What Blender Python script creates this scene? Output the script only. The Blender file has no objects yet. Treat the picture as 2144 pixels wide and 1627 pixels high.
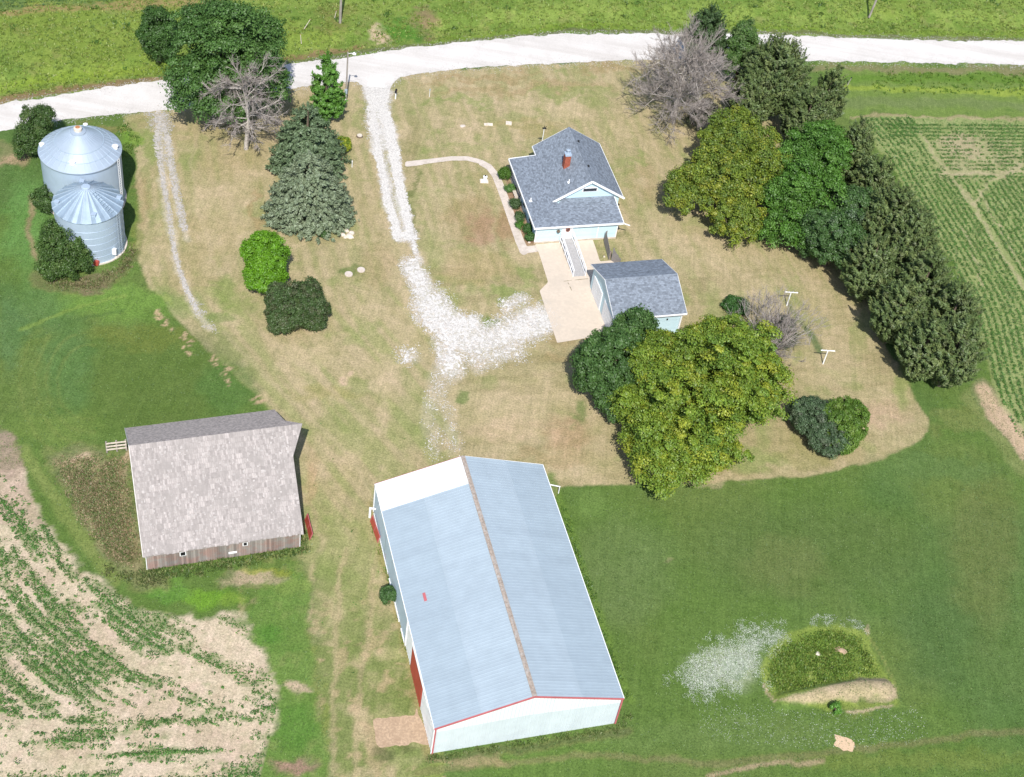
import bpy, math, random
import numpy as np
from mathutils import Vector, Matrix

S = bpy.context.scene
COL = S.collection
PI = math.pi

# ------------------------------------------------------------------ camera
W, HI = 2144, 1627
H, F, PITCH, ROLL = 100.0, 3018.13, 0.786373, 0.166537
def _axes():
    cp, sp = math.cos(PITCH), math.sin(PITCH); cr, sr = math.cos(ROLL), math.sin(ROLL)
    R = np.array([1, 0, 0.]); U = np.array([0, sp, cp])
    return cr*R+sr*U, -sr*R+cr*U, np.array([0, cp, -sp])
AR, AU, AW = _axes()
def PR(P):                       # survey plan: world point -> plan coordinate
    d = np.atleast_2d(P)-np.array([0, 0, H]); z = d@AW
    return np.stack([W/2+F*(d@AR)/z, HI/2-F*(d@AU)/z], -1)
def at(px, py, z=0.):            # plan coordinate -> world point at height z
    d = AW*F+AR*(px-W/2)-AU*(py-HI/2)
    return np.array([0, 0, H])+(z-H)/d[2]*d
def ppm(px, py, z=0.):
    return F/((at(px, py, z)-np.array([0, 0, H]))@AW)

cd = bpy.data.cameras.new('camera'); cam = bpy.data.objects.new('camera', cd); COL.objects.link(cam)
cd.sensor_fit = 'HORIZONTAL'; cd.sensor_width = 36; cd.lens = 36*F/W; cd.clip_start = 1; cd.clip_end = 6000
cam.matrix_world = Matrix(((AR[0], AU[0], -AW[0], 0), (AR[1], AU[1], -AW[1], 0), (AR[2], AU[2], -AW[2], H), (0, 0, 0, 1)))
S.camera = cam

# ------------------------------------------------------------------ light
SUN_EL, SUN_AZ = math.radians(50), math.radians(6.5)
wd = bpy.data.worlds.new('World'); S.world = wd; wd.use_nodes = True
nt = wd.node_tree; nt.nodes.clear()
o_ = nt.nodes.new('ShaderNodeOutputWorld'); b_ = nt.nodes.new('ShaderNodeBackground'); k_ = nt.nodes.new('ShaderNodeTexSky')
k_.sky_type = 'NISHITA'; k_.sun_disc = False; k_.sun_elevation = SUN_EL; k_.sun_rotation = PI-SUN_AZ
b_.inputs['Strength'].default_value = 0.12
nt.links.new(k_.outputs[0], b_.inputs[0]); nt.links.new(b_.outputs[0], o_.inputs[0])
ld = bpy.data.lights.new('sun', 'SUN'); ld.energy = 4.2; ld.angle = math.radians(.55); ld.color = (1, .965, .91)
lo = bpy.data.objects.new('sun', ld); COL.objects.link(lo)
sd = Vector((math.sin(SUN_AZ)*math.cos(SUN_EL), -math.cos(SUN_AZ)*math.cos(SUN_EL), math.sin(SUN_EL)))
lo.rotation_euler = (-sd).to_track_quat('-Z', 'Y').to_euler(); lo.location = sd*200
S.view_settings.view_transform = 'Standard'; S.view_settings.look = 'None'
S.view_settings.exposure = 0.45; S.view_settings.gamma = 1

# ------------------------------------------------------------------ materials
def lin(r, g, b):
    f = lambda c: (c/255)/12.92 if c <= 10 else ((c/255+.055)/1.055)**2.4
    return (f(r), f(g), f(b))
def newmat(name):
    m = bpy.data.materials.new(name); m.use_nodes = True
    n = m.node_tree.nodes; n.clear(); return m, n, m.node_tree.links
def N(n, t, **kw):
    x = n.new(t)
    for k, v in kw.items(): setattr(x, k, v)
    return x
def mixc(n, l, fac, a, b, mode='MIX'):
    x = N(n, 'ShaderNodeMix', data_type='RGBA', blend_type=mode)
    if isinstance(fac, (int, float)): x.inputs[0].default_value = fac
    else: l.new(fac, x.inputs[0])
    for i, v in ((6, a), (7, b)):
        if isinstance(v, tuple): x.inputs[i].default_value = (*v, 1)
        else: l.new(v, x.inputs[i])
    return x.outputs[2]
def ramp(n, l, src, p0, p1, c0=(0, 0, 0), c1=(1, 1, 1)):
    r = N(n, 'ShaderNodeValToRGB'); e = r.color_ramp.elements
    e[0].position = p0; e[0].color = (*c0, 1); e[1].position = p1; e[1].color = (*c1, 1)
    l.new(src, r.inputs[0]); return r.outputs[0]
def noise(n, l, scale, vec=None, detail=3, rough=.6, dist=0.):
    x = N(n, 'ShaderNodeTexNoise'); x.inputs['Scale'].default_value = scale
    x.inputs['Detail'].default_value = detail; x.inputs['Roughness'].default_value = rough
    x.inputs['Distortion'].default_value = dist
    if vec is not None: l.new(vec, x.inputs['Vector'])
    return x.outputs['Fac']
def coords(n, l, kind='Object', scale=(1, 1, 1), rot=(0, 0, 0)):
    t = N(n, 'ShaderNodeTexCoord'); m = N(n, 'ShaderNodeMapping')
    m.inputs['Scale'].default_value = scale; m.inputs['Rotation'].default_value = rot
    l.new(t.outputs[kind], m.inputs[0]); return m.outputs[0]
def finish(m, n, l, col, rough=.8, metal=0., bump=None, bs=.3, bd=.02, spec=.3):
    p = N(n, 'ShaderNodeBsdfPrincipled'); o = N(n, 'ShaderNodeOutputMaterial')
    if isinstance(col, tuple): p.inputs['Base Color'].default_value = (*col, 1)
    else: l.new(col, p.inputs['Base Color'])
    p.inputs['Roughness'].default_value = rough; p.inputs['Metallic'].default_value = metal
    p.inputs['Specular IOR Level'].default_value = spec
    if bump is not None:
        b = N(n, 'ShaderNodeBump'); b.inputs['Strength'].default_value = bs; b.inputs['Distance'].default_value = bd
        l.new(bump, b.inputs['Height']); l.new(b.outputs[0], p.inputs['Normal'])
    l.new(p.outputs[0], o.inputs[0]); return m
def simple(name, c, var=.12, sc=6., rough=.75, metal=0., bs=.15, bd=.01, scale=(1, 1, 1), sc2=None, c2=None, lo_=.45, hi_=.7, spec=.3):
    """a paint/stone/wood surface: colour with mottling and grain, optional second (worn) colour in patches"""
    m, n, l = newmat(name); v = coords(n, l, 'Object', scale)
    f = noise(n, l, sc, v, 4)
    a = tuple(x*(1-var) for x in c); b = tuple(min(1, x*(1+var)) for x in c)
    col = mixc(n, l, ramp(n, l, f, .35, .65), a, b)
    if c2:
        g = noise(n, l, sc2 or sc/4, v, 4, .7)
        col = mixc(n, l, ramp(n, l, g, lo_, hi_), col, c2)
    return finish(m, n, l, col, rough, metal, f, bs, bd, spec)

def ground_mat():
    m, n, l = newmat('ground_cover'); v = coords(n, l, 'Object')
    a = N(n, 'ShaderNodeAttribute', attribute_name='soil')
    n1 = noise(n, l, 5.5, v, 4, .7); n2 = noise(n, l, 1.3, v, 4, .65); n3 = noise(n, l, .35, v, 3, .6)
    n0 = noise(n, l, 16, v, 2, .6)
    w1 = ramp(n, l, n1, .33, .70, (.68, .70, .68), (1.28, 1.26, 1.25))
    w2 = ramp(n, l, n2, .30, .70, (.84, .87, .82), (1.16, 1.13, 1.16))
    w3 = ramp(n, l, n3, .30, .70, (.93, .96, .90), (1.08, 1.05, 1.12))
    w0 = ramp(n, l, n0, .30, .70, (.80, .80, .80), (1.2, 1.2, 1.2))
    c = mixc(n, l, 1., a.outputs['Color'], w1, 'MULTIPLY'); c = mixc(n, l, 1., c, w2, 'MULTIPLY')
    c = mixc(n, l, 1., c, w3, 'MULTIPLY'); c = mixc(n, l, 1., c, w0, 'MULTIPLY')
    for k_, (rz_, a_lo, a_hi) in enumerate(((-.36, (.93, .945, .93), (1.07, 1.06, 1.07)), (.9, (.97, .975, .97), (1.03, 1.03, 1.03)))):
        ns = noise(n, l, 1., coords(n, l, 'Object', (2.6, .10, 1), (0, 0, rz_)), 3, .6)
        c = mixc(n, l, 1., c, ramp(n, l, ns, .35, .65, a_lo, a_hi), 'MULTIPLY')
    return finish(m, n, l, c, .95, 0, n1, .55, .08, .1)
def road_mat(name, c, dust):
    m, n, l = newmat(name); v = coords(n, l, 'Object'); w = coords(n, l, 'Object', (.02, .55, 1), (0, 0, -.06))
    n1 = noise(n, l, 7, v, 4, .75); n2 = noise(n, l, 1., w, 5, .6); n3 = noise(n, l, .25, v, 4, .65); n4 = noise(n, l, 20, v, 2)
    col = mixc(n, l, ramp(n, l, n2, .45, .70), c, dust); col = mixc(n, l, ramp(n, l, n3, .42, .75, (0, 0, 0), (.6, .6, .6)), col, tuple(x*.9 for x in dust))
    col = mixc(n, l, 1., col, ramp(n, l, n1, .3, .6, (.86, .85, .84), (1.04, 1.04, 1.04)), 'MULTIPLY')
    return finish(m, n, l, col, .95, 0, n4, .3, .03, .1)
def gravel_mat(name, c, dark, speck=.5):
    m, n, l = newmat(name); v = coords(n, l, 'Object')
    vo = N(n, 'ShaderNodeTexVoronoi'); vo.inputs['Scale'].default_value = 14; l.new(v, vo.inputs['Vector'])
    n1 = noise(n, l, 9, v, 4, .75); n2 = noise(n, l, .5, v, 4, .6)
    col = mixc(n, l, ramp(n, l, n1, .38, .60), dark, c)
    col = mixc(n, l, ramp(n, l, n2, .3, .7, (0, 0, 0), (.35, .35, .35)), col, tuple(x*.82 for x in c))
    col = mixc(n, l, speck*.4, col, vo.outputs['Color'], 'MULTIPLY') if speck > .6 else col
    return finish(m, n, l, col, .95, 0, n1, .4, .04, .1)
def leaf_mat(name, trans=.25):
    m, n, l = newmat(name)
    a = N(n, 'ShaderNodeAttribute', attribute_name='tint')
    d = N(n, 'ShaderNodeBsdfDiffuse'); t = N(n, 'ShaderNodeBsdfTranslucent'); x = N(n, 'ShaderNodeMixShader')
    g = N(n, 'ShaderNodeBsdfGlossy'); g.inputs['Roughness'].default_value = .5; y = N(n, 'ShaderNodeMixShader')
    o = N(n, 'ShaderNodeOutputMaterial')
    nz = noise(n, l, 4, coords(n, l, 'Object'), 2)
    c = mixc(n, l, 1., a.outputs['Color'], ramp(n, l, nz, .3, .7, (.85, .85, .85), (1.15, 1.15, 1.15)), 'MULTIPLY')
    l.new(c, d.inputs[0]); l.new(c, t.inputs[0]); x.inputs[0].default_value = trans
    l.new(d.outputs[0], x.inputs[1]); l.new(t.outputs[0], x.inputs[2])
    y.inputs[0].default_value = .03; l.new(x.outputs[0], y.inputs[1]); l.new(g.outputs[0], y.inputs[2])
    l.new(y.outputs[0], o.inputs[0]); return m
def shingle_mat(name, c, var=.45, sc=(3.2, 7.0), warm=None, bd=.02):
    """asphalt or cedar shingles: courses with each tab a slightly different shade"""
    m, n, l = newmat(name)
    v = coords(n, l, 'UV')
    br = N(n, 'ShaderNodeTexBrick'); br.inputs['Scale'].default_value = 1
    br.inputs['Color1'].default_value = (0.25, .25, .25, 1); br.inputs['Color2'].default_value = (.9, .9, .9, 1)
    br.inputs['Mortar'].default_value = (.3, .3, .3, 1); br.inputs['Mortar Size'].default_value = .012
    br.inputs['Brick Width'].default_value = 1/sc[0]; br.inputs['Row Height'].default_value = 1/sc[1]
    l.new(v, br.inputs['Vector'])
    n1 = noise(n, l, 3.2, v, 4, .7); n2 = noise(n, l, .6, v, 3, .6)
    f = mixc(n, l, .55, br.outputs['Color'], n1)
    dk = tuple(x*(1-var) for x in c); lt = tuple(min(1, x*(1+var)) for x in c)
    col = mixc(n, l, ramp(n, l, f, .34, .68), dk, lt)
    if warm: col = mixc(n, l, ramp(n, l, n2, .4, .7), col, warm)
    return finish(m, n, l, col, .92, 0, f, .4, bd, .15)
def metal_mat(name, c, var=.05, rough=.45, metal=.25, stripes=0, axis=0):
    m, n, l = newmat(name); v = coords(n, l, 'Object')
    f = noise(n, l, .9, v, 4, .6); g = noise(n, l, 12, v, 2)
    col = mixc(n, l, ramp(n, l, f, .3, .7), tuple(x*(1-var) for x in c), tuple(min(1, x*(1+var)) for x in c))
    if stripes:
        s = N(n, 'ShaderNodeSeparateXYZ'); l.new(v, s.inputs[0])
        q = N(n, 'ShaderNodeMath', operation='MULTIPLY'); l.new(s.outputs[axis], q.inputs[0]); q.inputs[1].default_value = stripes
        fl = N(n, 'ShaderNodeMath', operation='FLOOR'); l.new(q.outputs[0], fl.inputs[0])
        wn = N(n, 'ShaderNodeTexWhiteNoise', noise_dimensions='1D'); l.new(fl.outputs[0], wn.inputs['W'])
        col = mixc(n, l, 1., col, ramp(n, l, wn.outputs['Value'], 0, 1, (.965, .965, .97), (1.025, 1.025, 1.025)), 'MULTIPLY')
    return finish(m, n, l, col, rough, metal, g, .03, .01, .5)
def plank_mat(name, c, c2, width=.2, axis=0, rough=.85, soft=0.):
    m, n, l = newmat(name); v = coords(n, l, 'Object')
    s = N(n, 'ShaderNodeSeparateXYZ'); l.new(v, s.inputs[0])
    q = N(n, 'ShaderNodeMath', operation='DIVIDE'); l.new(s.outputs[axis], q.inputs[0]); q.inputs[1].default_value = width
    fl = N(n, 'ShaderNodeMath', operation='FLOOR'); l.new(q.outputs[0], fl.inputs[0])
    wn = N(n, 'ShaderNodeTexWhiteNoise', noise_dimensions='1D'); l.new(fl.outputs[0], wn.inputs['W'])
    f = noise(n, l, 1.2, v, 4, .7)
    fr = N(n, 'ShaderNodeMath', operation='FRACT'); l.new(q.outputs[0], fr.inputs[0])
    col = mixc(n, l, ramp(n, l, f, .42, .62), c, c2)
    col = mixc(n, l, 1., col, ramp(n, l, wn.outputs['Value'], 0, 1, (.7+.27*soft,)*3, (1.2-.18*soft,)*3), 'MULTIPLY')
    col = mixc(n, l, 1., col, ramp(n, l, fr.outputs[0], .02, .1, (.4+.5*soft,)*3, (1, 1, 1)), 'MULTIPLY')
    return finish(m, n, l, col, rough, 0, f, .2, .01)

M = {}
M['ground'] = ground_mat()
M['gravel'] = road_mat('white_gravel', (.63, .60, .57), (.52, .485, .45))
M['drive'] = gravel_mat('drive_gravel', (.68, .66, .63), (.54, .51, .47))
M['track'] = gravel_mat('track_gravel', (.54, .50, .45), (.40, .35, .29))
M['concrete'] = simple('concrete', (.56, .475, .385), .05, 3, .9, c2=(.50, .43, .35), sc2=.5)
M['walk'] = simple('walk_concrete', (.56, .49, .43), .07, 4, .9, c2=(.42, .36, .30), sc2=.8)
M['dirt'] = simple('bare_dirt', (.42, .30, .20), .2, 5, .95, c2=(.33, .23, .15), sc2=1.2)
M['leaf'] = leaf_mat('leaves'); M['needle'] = leaf_mat('needles', .1); M['grassblade'] = leaf_mat('grass_blades', .3); M['pebble'] = leaf_mat('crushed_stone', 0.)
M['bark'] = simple('bark', (.14, .11, .08), .35, 9, .95, bs=.5, bd=.03, scale=(1, 1, .3))
M['deadwood'] = simple('dead_wood', (.42, .385, .35), .25, 5, .9, scale=(1, 1, .4))
M['twig'] = simple('dead_twigs', (.33, .29, .265), .25, 3, .9)
M['shingle'] = shingle_mat('slate_blue_shingles', (.185, .212, .250), .32, (3.4, 5.0))
M['cedar'] = shingle_mat('weathered_wood_shingles', (.325, .292, .278), .30, (5.5, 2.2), warm=(.27, .245, .232), bd=.03)
M['cedar_shade_lift'] = shingle_mat('shade_lifted_wood_shingles', (.53, .44, .39), .3, (5.5, 3.6), bd=.03)  # same wood shingles, colour lightened to make up for the slope's weak sun
M['siding'] = plank_mat('pale_blue_siding', (.50, .66, .715), (.52, .68, .735), .16, 2, .6, .9)
M['white'] = simple('white_paint', (.80, .80, .80), .04, 5, .5)
M['whitemetal'] = metal_mat('white_metal', (.78, .79, .80), .03, .45, .1, 1.1, 0)
M['whitemetal_y'] = metal_mat('white_metal_side', (.76, .78, .80), .03, .45, .1, 1.1, 1)
M['bluemetal'] = metal_mat('pale_blue_metal', (.42, .52, .60), .05, .45, .2, 1.1, 1)
M['roofmetal'] = metal_mat('galvanised_roof', (.355, .425, .475), .05, .5, .15, 1.1, 1)
M['roofmetal2'] = metal_mat('galvanised_roof_newer', (.385, .455, .505), .05, .5, .15, 1.1, 1)
M['binmetal'] = metal_mat('bin_steel', (.41, .50, .61), .05, .5, .2)
M['binroof'] = metal_mat('bin_roof_steel', (.40, .47, .55), .05, .42, .3)
M['binroof2'] = metal_mat('bin_roof_ribbed_steel', (.34, .43, .51), .12, .38, .45)
M['red'] = metal_mat('red_painted_metal', (.42, .075, .05), .1, .5, .1)
M['redtrim'] = metal_mat('faded_red_trim', (.45, .12, .13), .15, .6, 0)
M['rust'] = simple('rusty_ridge', (.33, .27, .225), .25, 6, .9, c2=(.40, .38, .36), sc2=2.5, lo_=.5, hi_=.7)
M['endmetal'] = metal_mat('end_wall_metal', (.60, .66, .69), .05, .5, .1, 1.1, 0)
M['brick'] = simple('red_brick', (.30, .085, .05), .25, 8, .9)
M['dark'] = simple('dark_opening', (.012, .012, .014), .2, 5, .6)
M['glass'] = simple('window_glass', (.03, .035, .045), .2, 2, .12, spec=.8)
M['grey'] = simple('grey_deck', (.36, .35, .345), .1, 5, .85)
M['oldwood'] = plank_mat('weathered_boards', (.27, .245, .22), (.29, .195, .165), .2, 0)
M['oldwood_y'] = plank_mat('weathered_boards_side', (.25, .225, .205), (.30, .16, .12), .2, 1)
M['fencewood'] = plank_mat('grey_fence_boards', (.27, .25, .235), (.33, .30, .28), .12, 1)
M['polewood'] = simple('pole_wood', (.30, .27, .24), .2, 6, .9, scale=(1, 1, .2))
M['stone'] = simple('pale_stone', (.60, .53, .45), .15, 5, .9)
M['black'] = simple('black_rubber', (.02, .02, .022), .2, 5, .7)
M['crack'] = simple('weedy_joint', (.22, .19, .12), .3, 8, .95)

# ------------------------------------------------------------------ mesh helpers
def link(name, me, parent=None):
    o = bpy.data.objects.new(name, me); COL.objects.link(o)
    if parent is not None: o.parent = parent
    return o
def tag(o, label=None, cat=None, group=None, kind=None):
    if label: o['label'] = label
    if cat: o['category'] = cat
    if group: o['group'] = group
    if kind: o['kind'] = kind
    return o
def thing(name, label, cat, loc=(0, 0, 0), rz=0, group=None):
    o = bpy.data.objects.new(name, None); COL.objects.link(o)
    o.location = loc; o.rotation_euler = (0, 0, rz); o.empty_display_size = .2
    return tag(o, label, cat, group)
def arr_mesh(name, V, Fc, mat, tint=None, smooth=False, uv=None):
    """V (n,3); Fc (m,k) faces of equal size k"""
    V = np.asarray(V, np.float32); Fc = np.asarray(Fc, np.int32)
    me = bpy.data.meshes.new(name); k = Fc.shape[1]
    me.vertices.add(len(V)); me.vertices.foreach_set('co', V.ravel())
    me.loops.add(Fc.size); me.loops.foreach_set('vertex_index', Fc.ravel())
    me.polygons.add(len(Fc)); me.polygons.foreach_set('loop_start', np.arange(0, Fc.size, k, dtype=np.int32))
    me.polygons.foreach_set('loop_total', np.full(len(Fc), k, np.int32))
    if smooth: me.polygons.foreach_set('use_smooth', np.ones(len(Fc), bool))
    me.materials.append(mat)
    if tint is not None:
        a = me.color_attributes.new('tint' if smooth != 'soil' else 'soil', 'FLOAT_COLOR', 'POINT')
        a.data.foreach_set('color', np.c_[np.asarray(tint, np.float32), np.ones(len(V), np.float32)].ravel())
    me.update(); me.validate(); return me
class MB:
    """collects boxes, prisms and tubes and links them as ONE mesh object"""
    def __init__(s): s.v = []; s.f = []; s.mi = []; s.uv = {}; s.ck = []
    def poly(s, pts, mi=0, uv=None):
        b = len(s.v); s.v += [tuple(p) for p in pts]; s.f.append(tuple(range(b, b+len(pts)))); s.mi.append(mi)
        if uv: s.uv[len(s.f)-1] = uv
        return s
    def box(s, x0, y0, z0, x1, y1, z1, mi=0):
        s.ck.append(len(s.f))
        p = [(x, y, z) for z in (z0, z1) for x, y in ((x0, y0), (x1, y0), (x1, y1), (x0, y1))]
        for q in ((0, 3, 2, 1), (4, 5, 6, 7), (0, 1, 5, 4), (1, 2, 6, 5), (2, 3, 7, 6), (3, 0, 4, 7)): s.poly([p[i] for i in q], mi)
        return s
    def beam(s, a, b, w, h, mi=0, up=(0, 0, 1)):
        """box of section w x h from point a to b (h along up)"""
        s.ck.append(len(s.f))
        a = Vector(a); b = Vector(b); d = (b-a).normalized(); u = Vector(up)
        sd_ = d.cross(u)
        if sd_.length < 1e-4: sd_ = d.cross(Vector((1, 0, 0)))
        sd_.normalize(); u = sd_.cross(d).normalized()
        c = [(-1, -1), (1, -1), (1, 1), (-1, 1)]
        p = [q+sd_*(w/2*i)+u*(h/2*j) for q in (a, b) for i, j in c]
        for q in ((0, 1, 2, 3), (7, 6, 5, 4), (0, 4, 5, 1), (1, 5, 6, 2), (2, 6, 7, 3), (3, 7, 4, 0)): s.poly([p[i] for i in q], mi)
        return s
    def slab(s, pts, t, mi=0, side=0, uvs=1):
        """roof slab: top polygon (ccw seen from above) with thickness t downwards; top face gets metric uv along slope"""
        P = [Vector(p) for p in pts]; n = (P[1]-P[0]).cross(P[2]-P[0]).normalized()
        if n.z < 0: P.reverse(); n = -n
        hor = Vector((0, 0, 1)).cross(n)
        hor = hor.normalized() if hor.length > 1e-4 else Vector((1, 0, 0)); dn = n.cross(hor)
        s.poly(P, mi, [(p.dot(hor)*uvs, p.dot(dn)*uvs) for p in P])
        Q = [p-Vector((0, 0, t)) for p in P]
        s.poly(list(reversed(Q)), side)
        for i in range(len(P)):
            j = (i+1) % len(P); s.poly([P[i], Q[i], Q[j], P[j]], side)
        return s
    def prism(s, pts, z0, z1, mi=0):
        """extrude a ccw footprint"""
        n = len(pts); s.poly([(x, y, z1) for x, y in pts], mi); s.poly([(x, y, z0) for x, y in reversed(pts)], mi)
        for i in range(n):
            a = pts[i]; b = pts[(i+1) % n]; s.poly([(*a, z0), (*b, z0), (*b, z1), (*a, z1)], mi)
        return s
    def gable(s, prof, y0, y1, mi=0, axis='y'):
        """prism whose profile (u,z) is ccw seen from -axis, from y0 to y1"""
        f = (lambda u, z, y: (u, y, z)) if axis == 'y' else (lambda u, z, y: (y, -u, z))
        n = len(prof); s.poly([f(u, z, y0) for u, z in prof], mi); s.poly([f(u, z, y1) for u, z in reversed(prof)], mi)
        for i in range(n):
            a = prof[i]; b = prof[(i+1) % n]; s.poly([f(*b, y0), f(*a, y0), f(*a, y1), f(*b, y1)], mi)
        return s
    def tube(s, a, b, r0, r1=None, n=8, mi=0, cap=True):
        r1 = r0 if r1 is None else r1
        a = Vector(a); b = Vector(b); d = (b-a).normalized()
        u = d.cross(Vector((0, 0, 1))); u = u.normalized() if u.length > 1e-3 else Vector((1, 0, 0)); w = d.cross(u)
        A = [a+(u*math.cos(2*PI*i/n)+w*math.sin(2*PI*i/n))*r0 for i in range(n)]
        B = [b+(u*math.cos(2*PI*i/n)+w*math.sin(2*PI*i/n))*r1 for i in range(n)]
        for i in range(n): j = (i+1) % n; s.poly([A[i], A[j], B[j], B[i]], mi)
        if cap: s.poly(list(reversed(A)), mi); s.poly(B, mi)
        return s
    def lathe(s, prof, c=(0, 0), n=48, mi=0, seg=None):
        """prof: list of (r,z) revolved about vertical axis at c"""
        for (r0, z0), (r1, z1) in zip(prof, prof[1:]):
            for i in range(n):
                a = 2*PI*i/n; b = 2*PI*(i+1)/n
                p = [(c[0]+r0*math.cos(a), c[1]+r0*math.sin(a), z0), (c[0]+r0*math.cos(b), c[1]+r0*math.sin(b), z0),
                     (c[0]+r1*math.cos(b), c[1]+r1*math.sin(b), z1), (c[0]+r1*math.cos(a), c[1]+r1*math.sin(a), z1)]
                if r0 < 1e-5: p = [p[0], p[2], p[3]]
                elif r1 < 1e-5: p = p[:3]
                s.poly(p, mi)
        return s
    def each(s, name, mats, parent=None):
        """one object per box or beam"""
        ends = s.ck[1:]+[len(s.f)]; out = []
        for a, b in zip(s.ck, ends):
            q = MB()
            for f in s.f[a:b]: q.poly([s.v[i] for i in f])
            out.append(q.build(name, mats, parent, merge=True))
        return out
    def build(s, name, mats, parent=None, smooth=False, merge=False):
        me = bpy.data.meshes.new(name); me.from_pydata([tuple(v) for v in s.v], [], s.f)
        for m in (mats if isinstance(mats, (list, tuple)) else [mats]): me.materials.append(m)
        me.polygons.foreach_set('material_index', s.mi)
        if s.uv:
            u = me.uv_layers.new(name='UVMap')
            for fi, uv in s.uv.items():
                for li, q in zip(me.polygons[fi].loop_indices, uv): u.data[li].uv = q
        if smooth: me.polygons.foreach_set('use_smooth', [True]*len(me.polygons))
        if merge or smooth:
            import bmesh
            bm = bmesh.new(); bm.from_mesh(me); bmesh.ops.remove_doubles(bm, verts=bm.verts, dist=.001); bm.to_mesh(me); bm.free()
        me.update(); return link(name, me, parent)

# ------------------------------------------------------------------ numpy noise
def vnoise(x, y, seed):
    r = np.random.RandomState(seed).rand(257, 257)
    xi = np.floor(x).astype(int); yi = np.floor(y).astype(int); fx = x-xi; fy = y-yi
    fx = fx*fx*(3-2*fx); fy = fy*fy*(3-2*fy); xi &= 255; yi &= 255
    return (r[yi, xi]*(1-fx)+r[yi, xi+1]*fx)*(1-fy)+(r[yi+1, xi]*(1-fx)+r[yi+1, xi+1]*fx)*fy
def fbm(x, y, sc, seed, o=4):
    t = 0; a = 1; s_ = 0
    for i in range(o): t = t+a*vnoise(x*sc*2**i+17.3*i+500, y*sc*2**i+9.1*i+500, seed+i); s_ += a; a *= .55
    return t/s_-.5
def sstep(a, b, x): t = np.clip((x-a)/(b-a), 0, 1); return t*t*(3-2*t)
def sdpoly(px, py, pts):
    """signed distance in plan units, negative inside"""
    d = np.full(px.shape, 1e9); ins = np.zeros(px.shape, bool); n = len(pts)
    for i in range(n):
        ax, ay = pts[i]; bx, by = pts[(i+1) % n]; ex, ey = bx-ax, by-ay
        t = np.clip(((px-ax)*ex+(py-ay)*ey)/(ex*ex+ey*ey+1e-9), 0, 1)
        d = np.minimum(d, (px-ax-t*ex)**2+(py-ay-t*ey)**2)
        if ay != by: ins ^= ((ay > py) != (by > py)) & (px < (bx-ax)*(py-ay)/(by-ay)+ax)
    d = np.sqrt(d); return np.where(ins, -d, d)
def sdline(px, py, pts):
    d = np.full(px.shape, 1e9)
    for (ax, ay), (bx, by) in zip(pts, pts[1:]):
        ex, ey = bx-ax, by-ay; t = np.clip(((px-ax)*ex+(py-ay)*ey)/(ex*ex+ey*ey+1e-9), 0, 1)
        d = np.minimum(d, (px-ax-t*ex)**2+(py-ay-t*ey)**2)
    return np.sqrt(d)

# ------------------------------------------------------------------ plan outlines
ROAD_N = [(-900, 350), (-300, 262), (0, 217), (125, 200), (250, 178), (356, 165), (595, 137), (729, 119), (863, 101), (1026, 83), (1190, 70), (1385, 69), (1575, 71), (1812, 81), (2144, 88), (3200, 128)]
ROAD_S = [(3200, 182), (2144, 137), (1890, 130), (1674, 127), (1353, 126), (1190, 131), (977, 141), (896, 151), (830, 163), (752, 172), (660, 179), (592, 189), (385, 227), (250, 239), (125, 252), (0, 277), (-300, 325), (-900, 420)]
ROAD_S[8:10] = [(838, 160), (822, 176), (816, 192), (768, 196), (760, 178), (745, 172)]
ROAD = ROAD_N+ROAD_S
DRY = [(262, 240), (385, 220), (592, 185), (752, 170), (900, 145), (1353, 122), (1600, 124), (1640, 160), (1720, 300), (1790, 520), (1830, 680), (1862, 740), (1910, 815), (1948, 893),
       (1915, 930), (1850, 962), (1700, 995), (1500, 1008), (1300, 1012), (1172, 1021), (1130, 1100), (960, 1300), (905, 1560), (880, 1700), (700, 1700), (690, 1500), (660, 1330), (640, 1160),
       (600, 900), (560, 850), (500, 790), (440, 738), (402, 700), (350, 640), (300, 575), (282, 520), (288, 440), (285, 340)]
FIELD_L = [(-600, 980), (0, 985), (45, 985), (75, 1060), (115, 1130), (165, 1195), (240, 1235), (305, 1283), (400, 1290), (515, 1292), (525, 1345), (560, 1400), (580, 1450), (575, 1500), (560, 1560), (540, 1640), (520, 1900), (-600, 2100)]
FIELD_R = [(1800, 247), (1900, 244), (2144, 246), (3000, 262), (3000, 1500), (2200, 1000), (2144, 940), (2085, 820), (2040, 640), (1980, 530), (1900, 400), (1840, 300)]

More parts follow.
